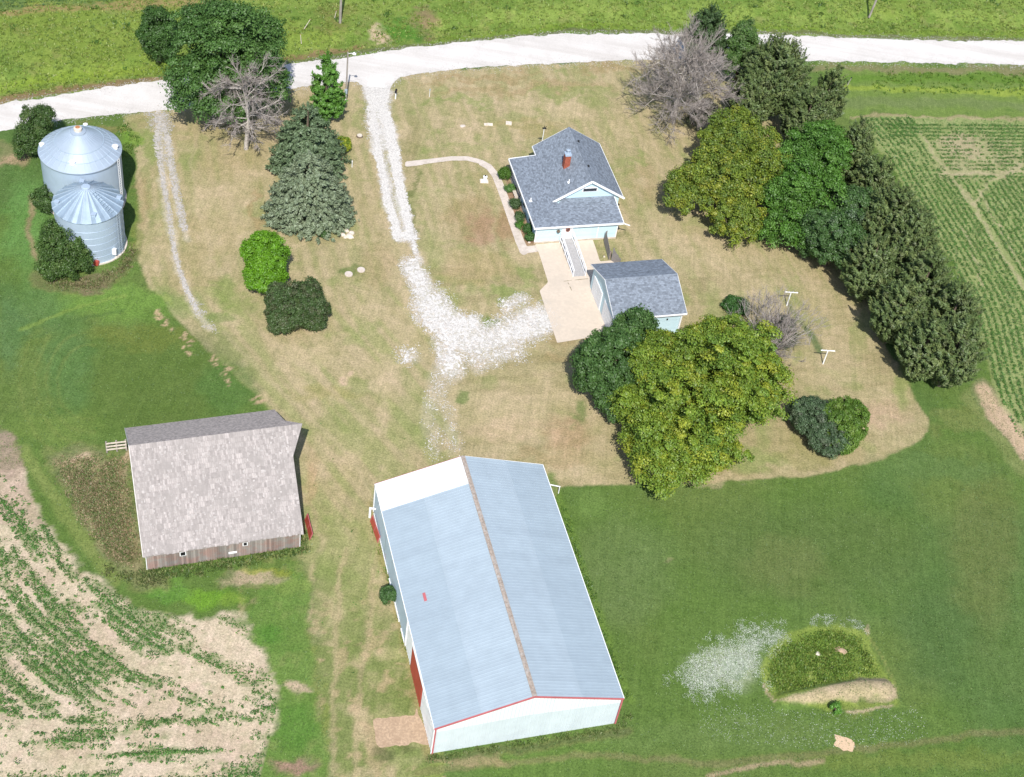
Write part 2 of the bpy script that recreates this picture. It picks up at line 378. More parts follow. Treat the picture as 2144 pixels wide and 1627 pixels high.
# ------------------------------------------------------------------ ground sheet
def axis(lo_, hi_, st, far):
    a = list(np.arange(lo_, hi_+1e-6, st)); g = st; x = a[-1]
    while x < far: g *= 1.35; x += g; a.append(x)
    g = st; x = a[0]
    while x > -far: g *= 1.35; x -= g; a.insert(0, x)
    return np.array(a)
gx = axis(-88, 84, .22, 2500); gy = axis(36, 206, .22, 2500)
GX, GY = np.meshgrid(gx, gy)
FEDGE = [tuple(at(*p)[:2]) for p in [(-420, 700), (-200, 840), (0, 985), (75, 1060), (120, 1140), (200, 1230), (330, 1330), (480, 1400), (590, 1450), (760, 1500)]]
def field_density(X, Y, px, py):
    inn = sdpoly(px, py, FIELD_L) < 0; q = sdline(X, Y, FEDGE); u = X*.8-Y*.6
    sk = fbm(q*1.1, u*.13, 1., 401, 3); g = fbm(X, Y, .22, 403)
    sk = np.where(py > 1500, fbm(Y*1.1-X*.25, X*.14, 1., 407, 3), sk)
    pale = np.clip(1-np.hypot((px-400)/240, (py-1420)/140), 0, 1)*.5+np.clip(1-np.hypot((px-150)/170, (py-1240)/70), 0, 1)*.3
    lush = np.clip(1-np.hypot((px-10)/150, (py-1360)/140), 0, 1)+.8*np.clip(1-np.hypot((px-110)/150, (py-1440)/70), 0, 1)+.5*np.clip(1-np.hypot((px-330)/300, (py-1620)/50), 0, 1)+.8*np.clip(1-np.hypot((px-60)/90, (py-1110)/90), 0, 1)+.7*np.clip(1-np.hypot((px-555)/45, (py-1500)/140), 0, 1)
    return inn*np.clip(.30+sk*3.4+g*.9+lush*.75-pale*.5, 0.10, 1)
def paint_ground():
    X, Y = GX, GY
    near = (X > -95) & (X < 90) & (Y > 30) & (Y < 215)
    P = PR(np.c_[X.ravel(), Y.ravel(), np.zeros(X.size)]); px = P[:, 0].reshape(X.shape); py = P[:, 1].reshape(X.shape)
    bad = ~near; px[bad] = -5e3; py[bad] = -5e3
    n_l = fbm(X, Y, .09, 1); n_m = fbm(X, Y, .35, 11); n_s = fbm(X, Y, 1.3, 21)
    # domain warp gives every patch a torn outline
    qx = px+n_m*60+n_s*26; qy = py+fbm(X, Y, .35, 51)*60+fbm(X, Y, 1.3, 61)*26
    C = np.zeros(X.shape+(3,)); C[:] = (.072, .128, .030)
    def put(m, c, k=1.):
        nonlocal C
        m = (m*k)[..., None]; C = C*(1-m)+np.array(c)*m
    def poly(pts, c, soft=6, k=1., warp=True, w=1.):
        d = sdpoly(px+(qx-px)*w if warp else px, py+(qy-py)*w if warp else py, pts); put(1-sstep(-soft, soft, d), c, k)
    def ell(x, y, rx, ry, c, k=1., ang=0, hard=.5):
        a = math.radians(ang); dx = qx-x; dy = qy-y; u = dx*math.cos(a)+dy*math.sin(a); v = -dx*math.sin(a)+dy*math.cos(a)
        put(1-sstep(hard, 1.25, np.sqrt((u/rx)**2+(v/ry)**2)), c, k)
    def line(pts, w, c, k=1., wr=.35, soft=1.):
        d = sdline(px+(qx-px)*wr, py+(qy-py)*wr, pts); put(1-sstep(w*.35, w*(.65+.5*soft), d), c, k)
    # --- lush outer grass, several tones
    put(sstep(-.05, .15, n_l), (.090, .135, .038), .7); put(sstep(.02, .2, fbm(X, Y, .05, 77)), (.055, .110, .034), .6)
    # --- meadow beyond the road
    far = 1-sstep(-3, 3, sdpoly(px, py, [(-900, 350)]+ROAD_N+[(3200, -3000), (-900, -3000)]))
    put(far, (.175, .240, .052)); put(far*sstep(-.08, .12, n_m), (.100, .170, .030), .6); put(far*sstep(.05, .25, n_l), (.17, .225, .04), .7)
    put(far*sstep(.1, .3, fbm(X, Y, .6, 91)), (.20, .17, .08), .35)
    line([(-300, 285), (0, 205), (180, 180), (360, 158)], 12, (.24, .155, .085), .85)
    line([(-300, 240), (0, 180), (360, 128)], 12, (.17, .24, .03), .6)
    line([(600, 115), (680, 103), (760, 95)], 9, (.24, .155, .085), .8)
    line([(600, 128), (740, 112), (1000, 78), (1190, 62), (1560, 66), (2144, 84)], 6, (.13, .13, .06), .7)
    line([(900, 80), (1190, 50), (1500, 52), (1800, 62), (2144, 66)], 9, (.17, .25, .03), .6)
    line([(-200, 45), (0, 30), (200, 12), (420, 2), (640, -22)], 12, (.27, .185, .095), .7)
    poly([(-900, 40), (0, 18), (250, -6), (600, -40), (600, -600), (-900, -600)], (.10, .15, .05), 10, .8)
    ell(803, 80, 24, 26, (.40, .31, .21), .95); ell(795, 62, 12, 12, (.36, .29, .19), .8); ell(888, 45, 30, 30, (.22, .15, .09), .8)
    ell(850, 62, 45, 26, (.055, .15, .02), .8); ell(700, 40, 40, 20, (.15, .13, .05), .6)
    # --- dry lawn of the yard
    dry = np.array((.318, .268, .147)); tan = (.405, .325, .20); grn = (.185, .225, .070); brn = (.28, .205, .105)
    sdd = sdpoly(px+(qx-px)*.25, py+(qy-py)*.25, DRY); sf = sstep(1010, 1180, py)*(px < 900)*38; md = 1-sstep(-3-sf, 3+sf, sdd+sf*n_s*2)
    put(md, dry)
    # mowing streaks run with the buildings
    a = .36; u = X*math.cos(a)+Y*math.sin(a); v = -X*math.sin(a)+Y*math.cos(a)
    st = fbm(u*2.6, v*.16, .55, 101, 2); st2 = fbm(u*.16, v*2.4, .5, 141, 2); st3 = fbm((X+Y*.9)*1.8, (Y-X*.9)*.14, .5, 161, 2)
    put(md*sstep(-.02, .2, st)*(py < 640), (.245, .245, .105), .55); put(md*sstep(.0, .2, -st)*(py < 700), tan, .5)
    put(md*sstep(0, .2, st2)*(px > 900)*(py > 560), (.25, .21, .11), .5); put(md*sstep(-.03, .18, st3)*(py > 600)*(px < 960), (.24, .255, .10), .6); put(md*sstep(.02, .2, -st3)*(py > 600)*(px < 960), tan, .45)
    put(md*sstep(0., .22, n_l), (.285, .235, .115), .6); put(md*sstep(.10, .26, n_m), grn, .45); put(md*sstep(.09, .25, -n_m), tan, .6)
    for e in [(310, 300, 20, 60, grn, .8), (400, 330, 20, 30, grn, .6), (300, 420, 14, 60, brn, .4), (475, 610, 34, 26, grn, .8), (520, 640, 40, 24, grn, .5),
              (450, 660, 30, 14, (.09, .17, .03), .5), (430, 410, 26, 40, tan, .5), (470, 470, 60, 80, tan, .35), (540, 440, 8, 50, brn, .6),
              (1080, 190, 200, 12, brn, .5), (950, 215, 90, 8, grn, .6), (1190, 200, 120, 10, grn, .55), (1000, 158, 150, 8, brn, .6), (1280, 150, 70, 8, brn, .6),
              (1180, 225, 46, 20, tan, .8), (975, 285, 26, 18, tan, .8), (1100, 270, 90, 12, (.28, .23, .1), .5), (960, 300, 110, 10, grn, .35), (860, 300, 22, 70, (.2, .18, .08), .4),
              (980, 450, 50, 60, brn, .55), (1010, 480, 30, 40, (.29, .17, .11), .6), (930, 410, 30, 30, tan, .5), (1060, 470, 22, 40, (.26, .165, .09), .7), (900, 520, 30, 60, grn, .35),
              (1010, 560, 90, 40, (.33, .25, .12), .4), (1070, 620, 50, 14, grn, .8), (1015, 668, 34, 20, (.10, .165, .03), .95), (1110, 580, 18, 30, grn, .6), (950, 620, 30, 20, grn, .4),
              (870, 420, 8, 90, (.13, .15, .05), .7), (750, 240, 14, 50, grn, .45), (740, 560, 34, 14, (.12, .16, .05), .8), (700, 590, 22, 16, grn, .5), (790, 560, 40, 60, brn, .3),
              (775, 640, 26, 40, tan, .6), (800, 780, 14, 60, tan, .75), (730, 785, 14, 12, (.47, .34, .24), .8), (670, 750, 60, 14, tan, .5), (600, 740, 24, 30, tan, .5),
              (1080, 870, 100, 60, tan, .55), (1010, 840, 60, 20, tan, .5), (1060, 900, 80, 30, (.45, .33, .22), .4), (1150, 960, 90, 20, brn, .45), (1180, 910, 50, 40, (.32, .2, .12), .5),
              (1190, 750, 60, 14, brn, .5), (1170, 700, 24, 30, brn, .6), (860, 880, 60, 70, grn, .4), (700, 900, 60, 40, grn, .45), (690, 830, 90, 20, (.27, .24, .09), .5), (960, 835, 18, 18, (.1, .16, .04), .7),
              (1210, 870, 12, 26, (.12, .17, .05), .7), (1440, 420, 24, 60, tan, .5), (1385, 470, 30, 50, tan, .5), (1400, 560, 60, 30, tan, .4), (1350, 370, 18, 40, brn, .3), (1345, 335, 14, 14, grn, .6),
              (1560, 600, 80, 30, tan, .35), (1600, 740, 40, 20, brn, .4), (1760, 780, 70, 30, tan, .45), (1850, 860, 60, 26, (.38, .27, .18), .6), (1590, 960, 60, 24, grn, .7), (1600, 900, 20, 50, grn, .45),
              (1690, 950, 70, 24, (.22, .21, .08), .6), (1500, 1000, 80, 10, tan, .5), (1890, 790, 22, 60, grn, .7), (1800, 690, 18, 70, grn, .45), (1750, 750, 60, 20, tan, .4),
              (700, 1150, 40, 80, grn, .6), (760, 1200, 30, 110, grn, .55), (690, 1300, 40, 60, tan, .35), (800, 1130, 14, 100, grn, .7), (640, 1100, 20, 60, grn, .6), (670, 960, 20, 60, tan, .5), (650, 1000, 16, 60, (.42, .28, .17), .5)]:
        ell(*e)
    for L_, w_, k_ in (([(470, 700), (600, 830), (740, 960), (790, 1060)], 7, .5), ([(545, 690), (670, 800), (790, 905), (850, 965)], 7, .4), ([(300, 560), (360, 650), (440, 735)], 6, .4), ([(425, 250), (400, 330), (420, 460), (450, 560)], 5, .35), ([(500, 330), (480, 420), (500, 520)], 5, .3)): line(L_, w_, (.40, .32, .20), k_, .25)
    # joined lower lane between barn and shed: grass comes back
    low = sstep(1080, 1400, py)*(px > 500)*(px < 930); put(low*sstep(-.2, .08, fbm(X, Y, .7, 171)), (.135, .175, .05), .85); put(low*sstep(.05, .2, fbm(X, Y, 1.1, 181)), (.38, .28, .17), .6)
    for L_ in ([(800, 1130), (770, 1300), (748, 1480), (738, 1640)], [(722, 1150), (700, 1380), (690, 1640)], [(655, 1180), (648, 1300)]): line(L_, 8, (.36, .28, .17), .5, .4)
    # grass right of the crop field
    poly([(515, 1290), (630, 1170), (650, 1240), (640, 1400), (660, 1500), (690, 1620), (690, 1800), (500, 1800), (560, 1560), (585, 1450), (525, 1345)], (.085, .160, .036), 10, .85)
    ell(620, 1600, 46, 22, (.26, .17, .12), .95)
    for e in [(560, 1330, 26, 36, (.06, .15, .025), .8), (610, 1520, 50, 50, (.06, .15, .025), .6), (600, 1230, 60, 26, (.13, .19, .05), .6), (620, 1440, 24, 10, (.45, .33, .24), .8), (530, 1215, 70, 20, (.38, .29, .2), .8),
              (420, 1245, 60, 24, (.10, .21, .025), .95), (350, 1235, 50, 22, (.075, .17, .03), .9), (560, 1200, 60, 8, (.22, .24, .04), .7), (480, 1260, 30, 14, (.12, .21, .03), .7)]:
        ell(*e)
    # --- western lawn
    for e in [(60, 480, 60, 120, (.085, .185, .05), .8), (250, 630, 160, 40, (.105, .20, .04), .7), (330, 800, 190, 130, (.070, .115, .028), .8), (150, 760, 60, 120, (.062, .130, .040), .7),
              (120, 900, 120, 40, (.105, .16, .04), .6), (470, 820, 70, 50, (.060, .125, .032), .7), (90, 640, 60, 60, (.062, .135, .045), .6), (300, 700, 120, 30, (.10, .13, .03), .6), (20, 700, 40, 90, (.06, .13, .05), .6)]:
        ell(*e)
    for r_ in (70, 95, 120, 150):   # mower turns
        d = np.abs(np.sqrt(((px-190)/1.0)**2+((py-800)/1.15)**2)-r_+n_m*14); put((1-sstep(1, 5, d))*(px < 200)*(py > 700), (.13, .17, .05), .35)
    line([(40, 690), (160, 640), (260, 622)], 5, (.14, .21, .05), .6); line([(30, 720), (170, 668), (260, 650)], 4, (.05, .1, .03), .4)
    for i, (x, y) in enumerate([(335, 655), (345, 672), (352, 688), (385, 700), (398, 716), (406, 732), (455, 760), (470, 770), (480, 790), (490, 800), (540, 835), (555, 848)]):
        ell(x, y, 7, 5, (.42, .30, .19), .9)
    line([(68, 420), (62, 480), (68, 530), (90, 570)], 8, (.27, .20, .12), .8)
    line([(70, 580), (110, 598), (150, 606), (210, 600), (260, 570), (285, 530)], 13, (.13, .14, .055), .9); ell(190, 595, 50, 12, (.17, .13, .08), .7)
    ell(270, 280, 22, 26, (.10, .19, .03), .9); ell(220, 262, 60, 12, (.18, .17, .06), .8); ell(20, 320, 40, 20, (.2, .19, .09), .7); ell(22, 340, 30, 18, (.38, .26, .17), .7)
    ell(280, 480, 14, 60, (.15, .18, .05), .6)
    # ground west of the barn: rank brown weeds, bare tracks
    poly([(105, 955), (200, 950), (268, 950), (300, 1195), (330, 1215), (280, 1215), (215, 1165), (165, 1080), (130, 1010)], (.255, .215, .120), 24, .85)
    for e in [(240, 1000, 26, 30, (.20, .15, .09), .6), (250, 1090, 24, 40, (.26, .18, .11), .7), (190, 1010, 24, 30, (.10, .12, .04), .7), (275, 960, 12, 14, (.36, .26, .17), .7), (255, 1160, 30, 30, (.10, .105, .04), .7), (170, 968, 40, 7, (.42, .32, .22), .9)]:
        ell(*e)
    line([(55, 950), (110, 1040), (170, 1130), (240, 1215)], 18, (.135, .18, .055), .8)
    line([(25, 920), (45, 990)], 12, (.2, .19, .09), .7); line([(270, 950), (262, 1000)], 6, (.36, .27, .19), .5)
    # --- crop fields: bare pale soil under the rows
    soil = (.48, .395, .285)
    poly(FIELD_L, soil, 9, 1., True, 1.15)
    fl = sdpoly(px, py, FIELD_L) < 0
    put(fl*sstep(-.02, .2, n_m), (.42, .325, .235), .6); put(fl*sstep(.0, .25, fbm(X, Y, 2.1, 191)), (.37, .285, .205), .5); put(fl*sstep(.45, 1.1, field_density(X, Y, px, py)+n_s*1.6+fbm(X, Y, 2.1, 195)*1.3), (.105, .17, .05), .6); put(fl*(py < 1100), (.36, .27, .205), .6)
    poly([(-600, 880), (25, 905), (50, 985), (0, 1000), (-600, 1010)], (.30, .22, .17), 6, .8)
    # strips beside the east field
    poly([(1700, 124), (2144, 140), (3200, 182), (3200, 260), (2144, 246), (1760, 240)], (.105, .165, .042), 4)
    line([(1700, 140), (1900, 145), (2300, 152)], 8, (.20, .17, .09), .7); line([(1760, 165), (1900, 163), (2300, 172)], 12, (.075, .15, .022), .8)
    line([(1760, 186), (1900, 190), (2300, 196)], 8, (.17, .24, .04), .8); line([(1760, 215), (2300, 222)], 12, (.105, .150, .055), .8)
    poly(FIELD_R, (.22, .255, .100), 4, 1., True, .5)
    ell(2060, 335, 120, 50, (.33, .28, .17), .5); ell(2000, 300, 60, 20, (.38, .29, .2), .5)
    for L_ in ([(1925, 283), (1985, 360), (2035, 430), (2100, 530), (2200, 690)], [(2035, 430), (2070, 385), (2144, 345)], [(2045, 400), (2144, 565)], [(2020, 480), (2060, 600)], [(1970, 365), (2200, 360)]): line(L_, 4, (.38, .31, .20), .5, .45)
    line([(1780, 243), (1860, 243), (2300, 250)], 4, (.34, .26, .16), .6)
    line([(2055, 815), (2085, 860), (2144, 935), (2300, 1100)], 26, (.44, .32, .22), .95); line([(2030, 830), (2075, 895), (2144, 985)], 22, (.13, .165, .06), .85)
    line([(2060, 850), (2100, 905), (2144, 960)], 7, (.42, .3, .21), .8)
    # --- large south-east lawn
    for e in [(1700, 1150, 300, 110, (.066, .110, .032), .75), (1300, 1200, 120, 120, (.085, .135, .045), .8), (2060, 1150, 80, 200, (.095, .12, .04), .6), (1960, 1330, 90, 120, (.055, .105, .032), .7),
              (1500, 1540, 260, 40, (.085, .140, .040), .8), (1230, 1060, 40, 30, (.10, .17, .045), .7), (1900, 1590, 300, 24, (.10, .145, .035), .8), (1960, 980, 160, 30, (.07, .13, .04), .6),
              (1640, 1180, 100, 60, (.10, .13, .045), .5), (2000, 880, 60, 26, (.12, .15, .05), .7), (1270, 1450, 30, 120, (.075, .125, .035), .7)]:
        ell(*e)
    line([(880, 1620), (1000, 1605), (1200, 1580), (1500, 1600), (1600, 1590), (1900, 1555), (2200, 1520)], 9, (.22, .18, .09), .45)
    line([(1480, 1622), (1620, 1602), (1720, 1592)], 7, (.36, .26, .17), .7); ell(1400, 1180, 14, 8, (.22, .2, .1), .5)
    # old pit ringed by a bank
    poly([(1594, 1400), (1610, 1360), (1640, 1330), (1690, 1312), (1760, 1305), (1815, 1330), (1850, 1400), (1878, 1440), (1882, 1480), (1800, 1485), (1620, 1478), (1600, 1440)], (.145, .205, .045), 4, .95, True, .35)
    for e in [(1720, 1350, 70, 26, (.10, .17, .03), .7), (1762, 1365, 16, 10, (.33, .22, .16), .9), (1740, 1385, 22, 10, (.05, .05, .03), .6), (1660, 1400, 50, 30, (.08, .13, .02), .5), (1790, 1390, 30, 30, (.06, .11, .02), .6)]:
        ell(*e)
    poly([(1625, 1474), (1660, 1462), (1720, 1448), (1770, 1434), (1800, 1424), (1850, 1424), (1876, 1440), (1880, 1462), (1850, 1474), (1800, 1468), (1760, 1462), (1720, 1472), (1660, 1478)], (.37, .29, .19), 4, .9, True, .25); ell(1790, 1474, 60, 8, (.11, .15, .04), .7); line([(1597, 1432), (1605, 1450), (1622, 1474)], 3, (.40, .30, .2), .9, .15); line([(1770, 1490), (1850, 1482), (1868, 1478)], 3, (.42, .32, .22), .8, .15); line([(1815, 1325), (1850, 1380), (1878, 1440)], 2.5, (.20, .22, .07), .8, .1)
    ell(1812, 1325, 4, 12, (.42, .32, .22), .7)
    ell(1515, 1390, 85, 50, (.24, .30, .18), .45, -22, .1); ell(1545, 1400, 55, 40, (.36, .40, .31), .5, 0, .1)
    # under the shed eaves and trees
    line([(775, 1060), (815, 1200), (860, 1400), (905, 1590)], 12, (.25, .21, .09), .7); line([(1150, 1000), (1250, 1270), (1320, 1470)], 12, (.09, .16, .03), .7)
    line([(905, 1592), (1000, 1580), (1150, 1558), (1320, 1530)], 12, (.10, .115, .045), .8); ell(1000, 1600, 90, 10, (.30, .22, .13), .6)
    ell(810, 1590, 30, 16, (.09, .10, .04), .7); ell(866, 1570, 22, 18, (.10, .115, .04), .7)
    ell(975, 1165, 6, 6, brn, .1)
    line([(1690, 690), (1715, 735)], 9, (.085, .13, .05), .85, .15); line([(1655, 640), (1690, 690)], 7, (.10, .13, .05), .7, .2)
    ell(1655, 700, 26, 30, (.14, .15, .07), .6)
    # planting bed along the house wall
    poly([(1062, 372), (1085, 400), (1100, 440), (1122, 500), (1119, 514), (1100, 516), (1080, 460), (1062, 410)], (.27, .165, .11), 3, .9, True, .15)
    ell(1285, 500, 30, 12, (.15, .16, .06), .6); ell(1262, 535, 14, 14, (.2, .18, .08), .6)
    lush = ((C[..., 1] > C[..., 0]*1.25) & (far < .5))[..., None]; C = np.where(lush, C*np.array((1.26, 1.15, 1.12)), C)
    gd = drf(qx*.5+px*.5, qy*.5+py*.5); put(sstep(-.6, .35, gd)*(py > 185), (.43, .375, .30), .75); put(sstep(.15, .8, gd+fbm(X, Y, 2.4, 401)*.9)*(py > 185), (.54, .51, .465), .8); d_ = sdline(qx*.4+px*.6, qy*.4+py*.6, [(334, 240), (336, 280), (338, 330), (343, 390), (352, 430), (358, 480), (364, 520), (374, 560), (392, 610), (410, 645), (440, 690)]); put(1-sstep(2, 12, d_), (.46, .40, .31), .7); d_ = sdline(qx*.4+px*.6, qy*.4+py*.6, [(345, 262), (358, 345), (377, 440), (388, 500)]); put(1-sstep(2, 11, d_), (.46, .40, .31), .65)
    C *= (1+.10*n_s[..., None])
    return np.clip(C, .01, .9)
def lines_field(segs):
    def f(px, py):
        g = np.full(px.shape, -9.)
        for pts, w, k in segs: g = np.maximum(g, k-(sdline(px, py, pts)/w)**2*max(k, .3))
        return g
    return f
dr = [([(789, 184), (791, 196)], 27, 1.3), ([(790, 186), (791, 235), (802, 300)], 25, 1.1), ([(780, 230), (792, 310), (808, 390), (824, 450), (833, 495)], 12, 1.), ([(803, 230), (822, 310), (838, 400), (850, 450), (858, 495)], 12.5, 1.1),
      ([(835, 492), (862, 494)], 12, .9), ([(862, 500), (873, 545)], 6, .45), ([(858, 560), (875, 585)], 22, .85), ([(875, 580), (888, 620), (915, 680)], 22, 1.), ([(900, 640), (950, 700)], 40, 1.),
      ([(950, 700), (1010, 712), (1075, 690), (1135, 672)], 32, .85), ([(950, 690), (985, 680)], 22, 1.), ([(940, 710), (942, 765)], 28, .55), ([(925, 780), (905, 850)], 20, -.05), ([(930, 850), (955, 935)], 18, -.2), ([(850, 745), (860, 740)], 14, .2), ([(900, 870), (915, 940)], 18, -.15),
      ([(1060, 640), (1095, 628)], 12, .35), ([(1000, 745), (1080, 725)], 22, .3)]
drf = lines_field(dr)
CC = paint_ground()
ny, nx = GX.shape
idx = np.arange(ny*nx).reshape(ny, nx)
Fq = np.stack([idx[:-1, :-1], idx[:-1, 1:], idx[1:, 1:], idx[1:, :-1]], -1).reshape(-1, 4)
def relief(X, Y):
    """ditch beyond the road, low bank round the pit; flat elsewhere"""
    z = np.zeros(X.shape); near = (X > -95) & (X < 90) & (Y > 30) & (Y < 215)
    P = PR(np.c_[X.ravel(), Y.ravel(), np.zeros(X.size)]); px = P[:, 0].reshape(X.shape); py = P[:, 1].reshape(X.shape)
    d = sdline(px, py, [(-900, 320), (-300, 232), (0, 186), (356, 134), (595, 106), (863, 70), (1190, 40), (1575, 41), (2144, 57), (3200, 98)])
    z -= near*(1-sstep(2, 34, d))*.55
    d = sdline(px, py, [(1640, 1468), (1720, 1452), (1800, 1440), (1850, 1442)]); z += near*(1-sstep(4, 24, d))*.55
    return z
Zg = relief(GX, GY)
me = arr_mesh('ground', np.c_[GX.ravel(), GY.ravel(), Zg.ravel()], Fq, M['ground'])
a_ = me.color_attributes.new('soil', 'FLOAT_COLOR', 'POINT')
a_.data.foreach_set('color', np.c_[CC.reshape(-1, 3), np.ones(CC.shape[0]*CC.shape[1])].astype(np.float32).ravel())
me.polygons.foreach_set('use_smooth', np.ones(len(me.polygons), bool))
tag(link('ground', me), kind='structure')

# ------------------------------------------------------------------ thin sheets cut by a field (f>0 kept)
def sheet(name, fn, box, cell, z, mat, parent=None):
    x0, y0, x1, y1 = box; xs = np.arange(x0, x1, cell); ys = np.arange(y0, y1, cell)
    X, Y = np.meshgrid(xs, ys); P = PR(np.c_[X.ravel(), Y.ravel(), np.zeros(X.size)])
    Fv = fn(X, Y, P[:, 0].reshape(X.shape), P[:, 1].reshape(X.shape))
    i = np.arange(X.size).reshape(X.shape)
    T = np.concatenate([np.stack([i[:-1, :-1], i[:-1, 1:], i[1:, 1:]], -1).reshape(-1, 3), np.stack([i[:-1, :-1], i[1:, 1:], i[1:, :-1]], -1).reshape(-1, 3)])
    xy = np.c_[X.ravel(), Y.ravel()]; f = Fv.ravel(); s = f[T] > 0; k = s.sum(1)
    full = xy[T[k == 3]]
    def cut(pa, pb, fa, fb): t = (fa/(fa-fb))[:, None]; return pa+(pb-pa)*t
    out = [full]
    for want, val in ((1, True), (2, False)):
        Tk = T[k == want]; sk = s[k == want]
        j = np.argmax(sk == val, 1); r = np.arange(len(Tk))
        a = Tk[r, j]; b = Tk[r, (j+1) % 3]; c = Tk[r, (j+2) % 3]
        ab = cut(xy[a], xy[b], f[a], f[b]); ac = cut(xy[a], xy[c], f[a], f[c])
        if want == 1: out.append(np.stack([xy[a], ab, ac], 1))
        else: out += [np.stack([ab, xy[b], xy[c]], 1), np.stack([ab, xy[c], ac], 1)]
    V = np.concatenate(out).reshape(-1, 2)
    me = arr_mesh(name, np.c_[V, np.full(len(V), z)], np.arange(len(V)).reshape(-1, 3), mat)
    return tag(link(name, me, parent), kind='structure')
sheet('gravel_road', lambda X, Y, px, py: -(sdpoly(px, py, ROAD)+fbm(X, Y, .9, 5)*9+fbm(X, Y, .12, 8)*6), (-120, 118, 130, 210), .2, .012, M['gravel'])
def drive(X, Y, px, py):
    th = .25; u = px*math.cos(th)-py*math.sin(th)
    n = fbm(X, Y, 2.2, 31)*.6+fbm(X, Y, .5, 41)*.6+fbm(X*1.2+Y*.9, Y*.5-X*.4, 2.4, 44)*.8*(py > 540)
    g = drf(px+fbm(X, Y, .6, 47)*12, py)
    mid = (1-sstep(3, 10, sdline(px, py, [(791, 238), (797, 265), (806, 320), (822, 400), (836, 455), (844, 480)])))*.75
    return g-np.where(py > 540, .62, .34)-mid-n*np.where(py > 540, 1.3, .8)-fbm(X, Y, 4.5, 49, 2)*np.where(py > 540, 2.6, 1.6)-.15*sstep(760, 860, py)
sheet('driveway', drive, (-28, 92, 14, 152), .085, .020, M['drive'])
tr_f = None; tr = lines_field([([(334, 240), (336, 262)], 24, .8), ([(336, 262), (330, 300), (338, 330)], 11, .95), ([(345, 262), (352, 300), (358, 345), (368, 400), (377, 440), (385, 478)], 8.5, .95),
                  ([(330, 310), (336, 345), (343, 390), (352, 430), (358, 480), (364, 520), (374, 560), (392, 610), (410, 645)], 6.5, .95), ([(410, 640), (425, 665), (445, 690)], 9, .15)])
sheet('farm_track', lambda X, Y, px, py: tr(px, py)-.80-fbm(X, Y, 4.5, 71, 2)*2.4-fbm(X, Y, .7, 73)*1.1, (-52, 98, -28, 140), .085, .020, M['track'])
PATIO = [(1119, 512), (1241, 502.5), (1248, 522), (1256, 548), (1290, 545), (1330, 640), (1268, 703), (1224, 709), (1166.5, 718.5), (1129.5, 609.4), (1147.5, 591.4), (1128, 530)]
sheet('concrete_patio', lambda X, Y, px, py: -sdpoly(px, py, PATIO), (-5, 98, 22, 130), .25, .040, M['concrete'])
def wk(X, Y, px, py):
    d = sdline(px, py, [(853, 343), (900, 337.5), (945, 332), (978, 332), (1003, 338), (1024, 350), (1038, 368), (1048, 392), (1060, 425), (1075, 468), (1088, 505), (1097, 525)])
    e = sdline(px, py, [(1094, 524.5), (1122, 521)]); w = np.interp(py, [330, 380, 520], [5.5, 8, 9])
    return np.maximum(w-d*np.where((px < 1010) & (py < 345), 1.25, 1.0), 7.0-e)
sheet('sidewalk', wk, (-22, 118, 4, 140), .12, .030, M['walk'])
sheet('bare_soil_patch', lambda X, Y, px, py: -(sdpoly(px, py, [(1748, 1538), (1772, 1543), (1791, 1555), (1785, 1574), (1765, 1571), (1745, 1560), (1750, 1550)])+fbm(X, Y, 3, 81)*5), (10, 40, 40, 75), .08, .008, simple('dry_clay', (.56, .40, .26), .05, 8, .95))
sheet('dirt_pad', lambda X, Y, px, py: -(sdpoly(px, py, [(780, 1506), (866, 1496), (872, 1480), (905, 1560), (868, 1555), (855, 1560), (796, 1566), (788, 1560)])+fbm(X, Y, 1.6, 83)*9), (-25, 45, 5, 75), .1, .008, M['dirt'])
mb = MB()      # cracked joint in the patio with weeds
for A, B in (((1180, 589.5), (1232, 584)), ((1189, 592), (1197, 609))):
    a = at(*A); b = at(*B); r = random.Random(3)
    for i in range(9):
        if r.random() < .15: continue
        p = a+(b-a)*(i/9); q = a+(b-a)*((i+.95)/9); mb.beam((p[0], p[1], .046), (q[0], q[1], .046), .03+.06*r.random(), .008)
tag(mb.build('patio_crack', M['crack']), kind='structure')

# ================================================================== BUILDINGS
def local(o, P):                 # world -> local xy of an empty
    c, s = math.cos(-o.rotation_euler[2]), math.sin(-o.rotation_euler[2]); x, y = P[0]-o.location[0], P[1]-o.location[1]
    return (x*c-y*s, x*s+y*c)

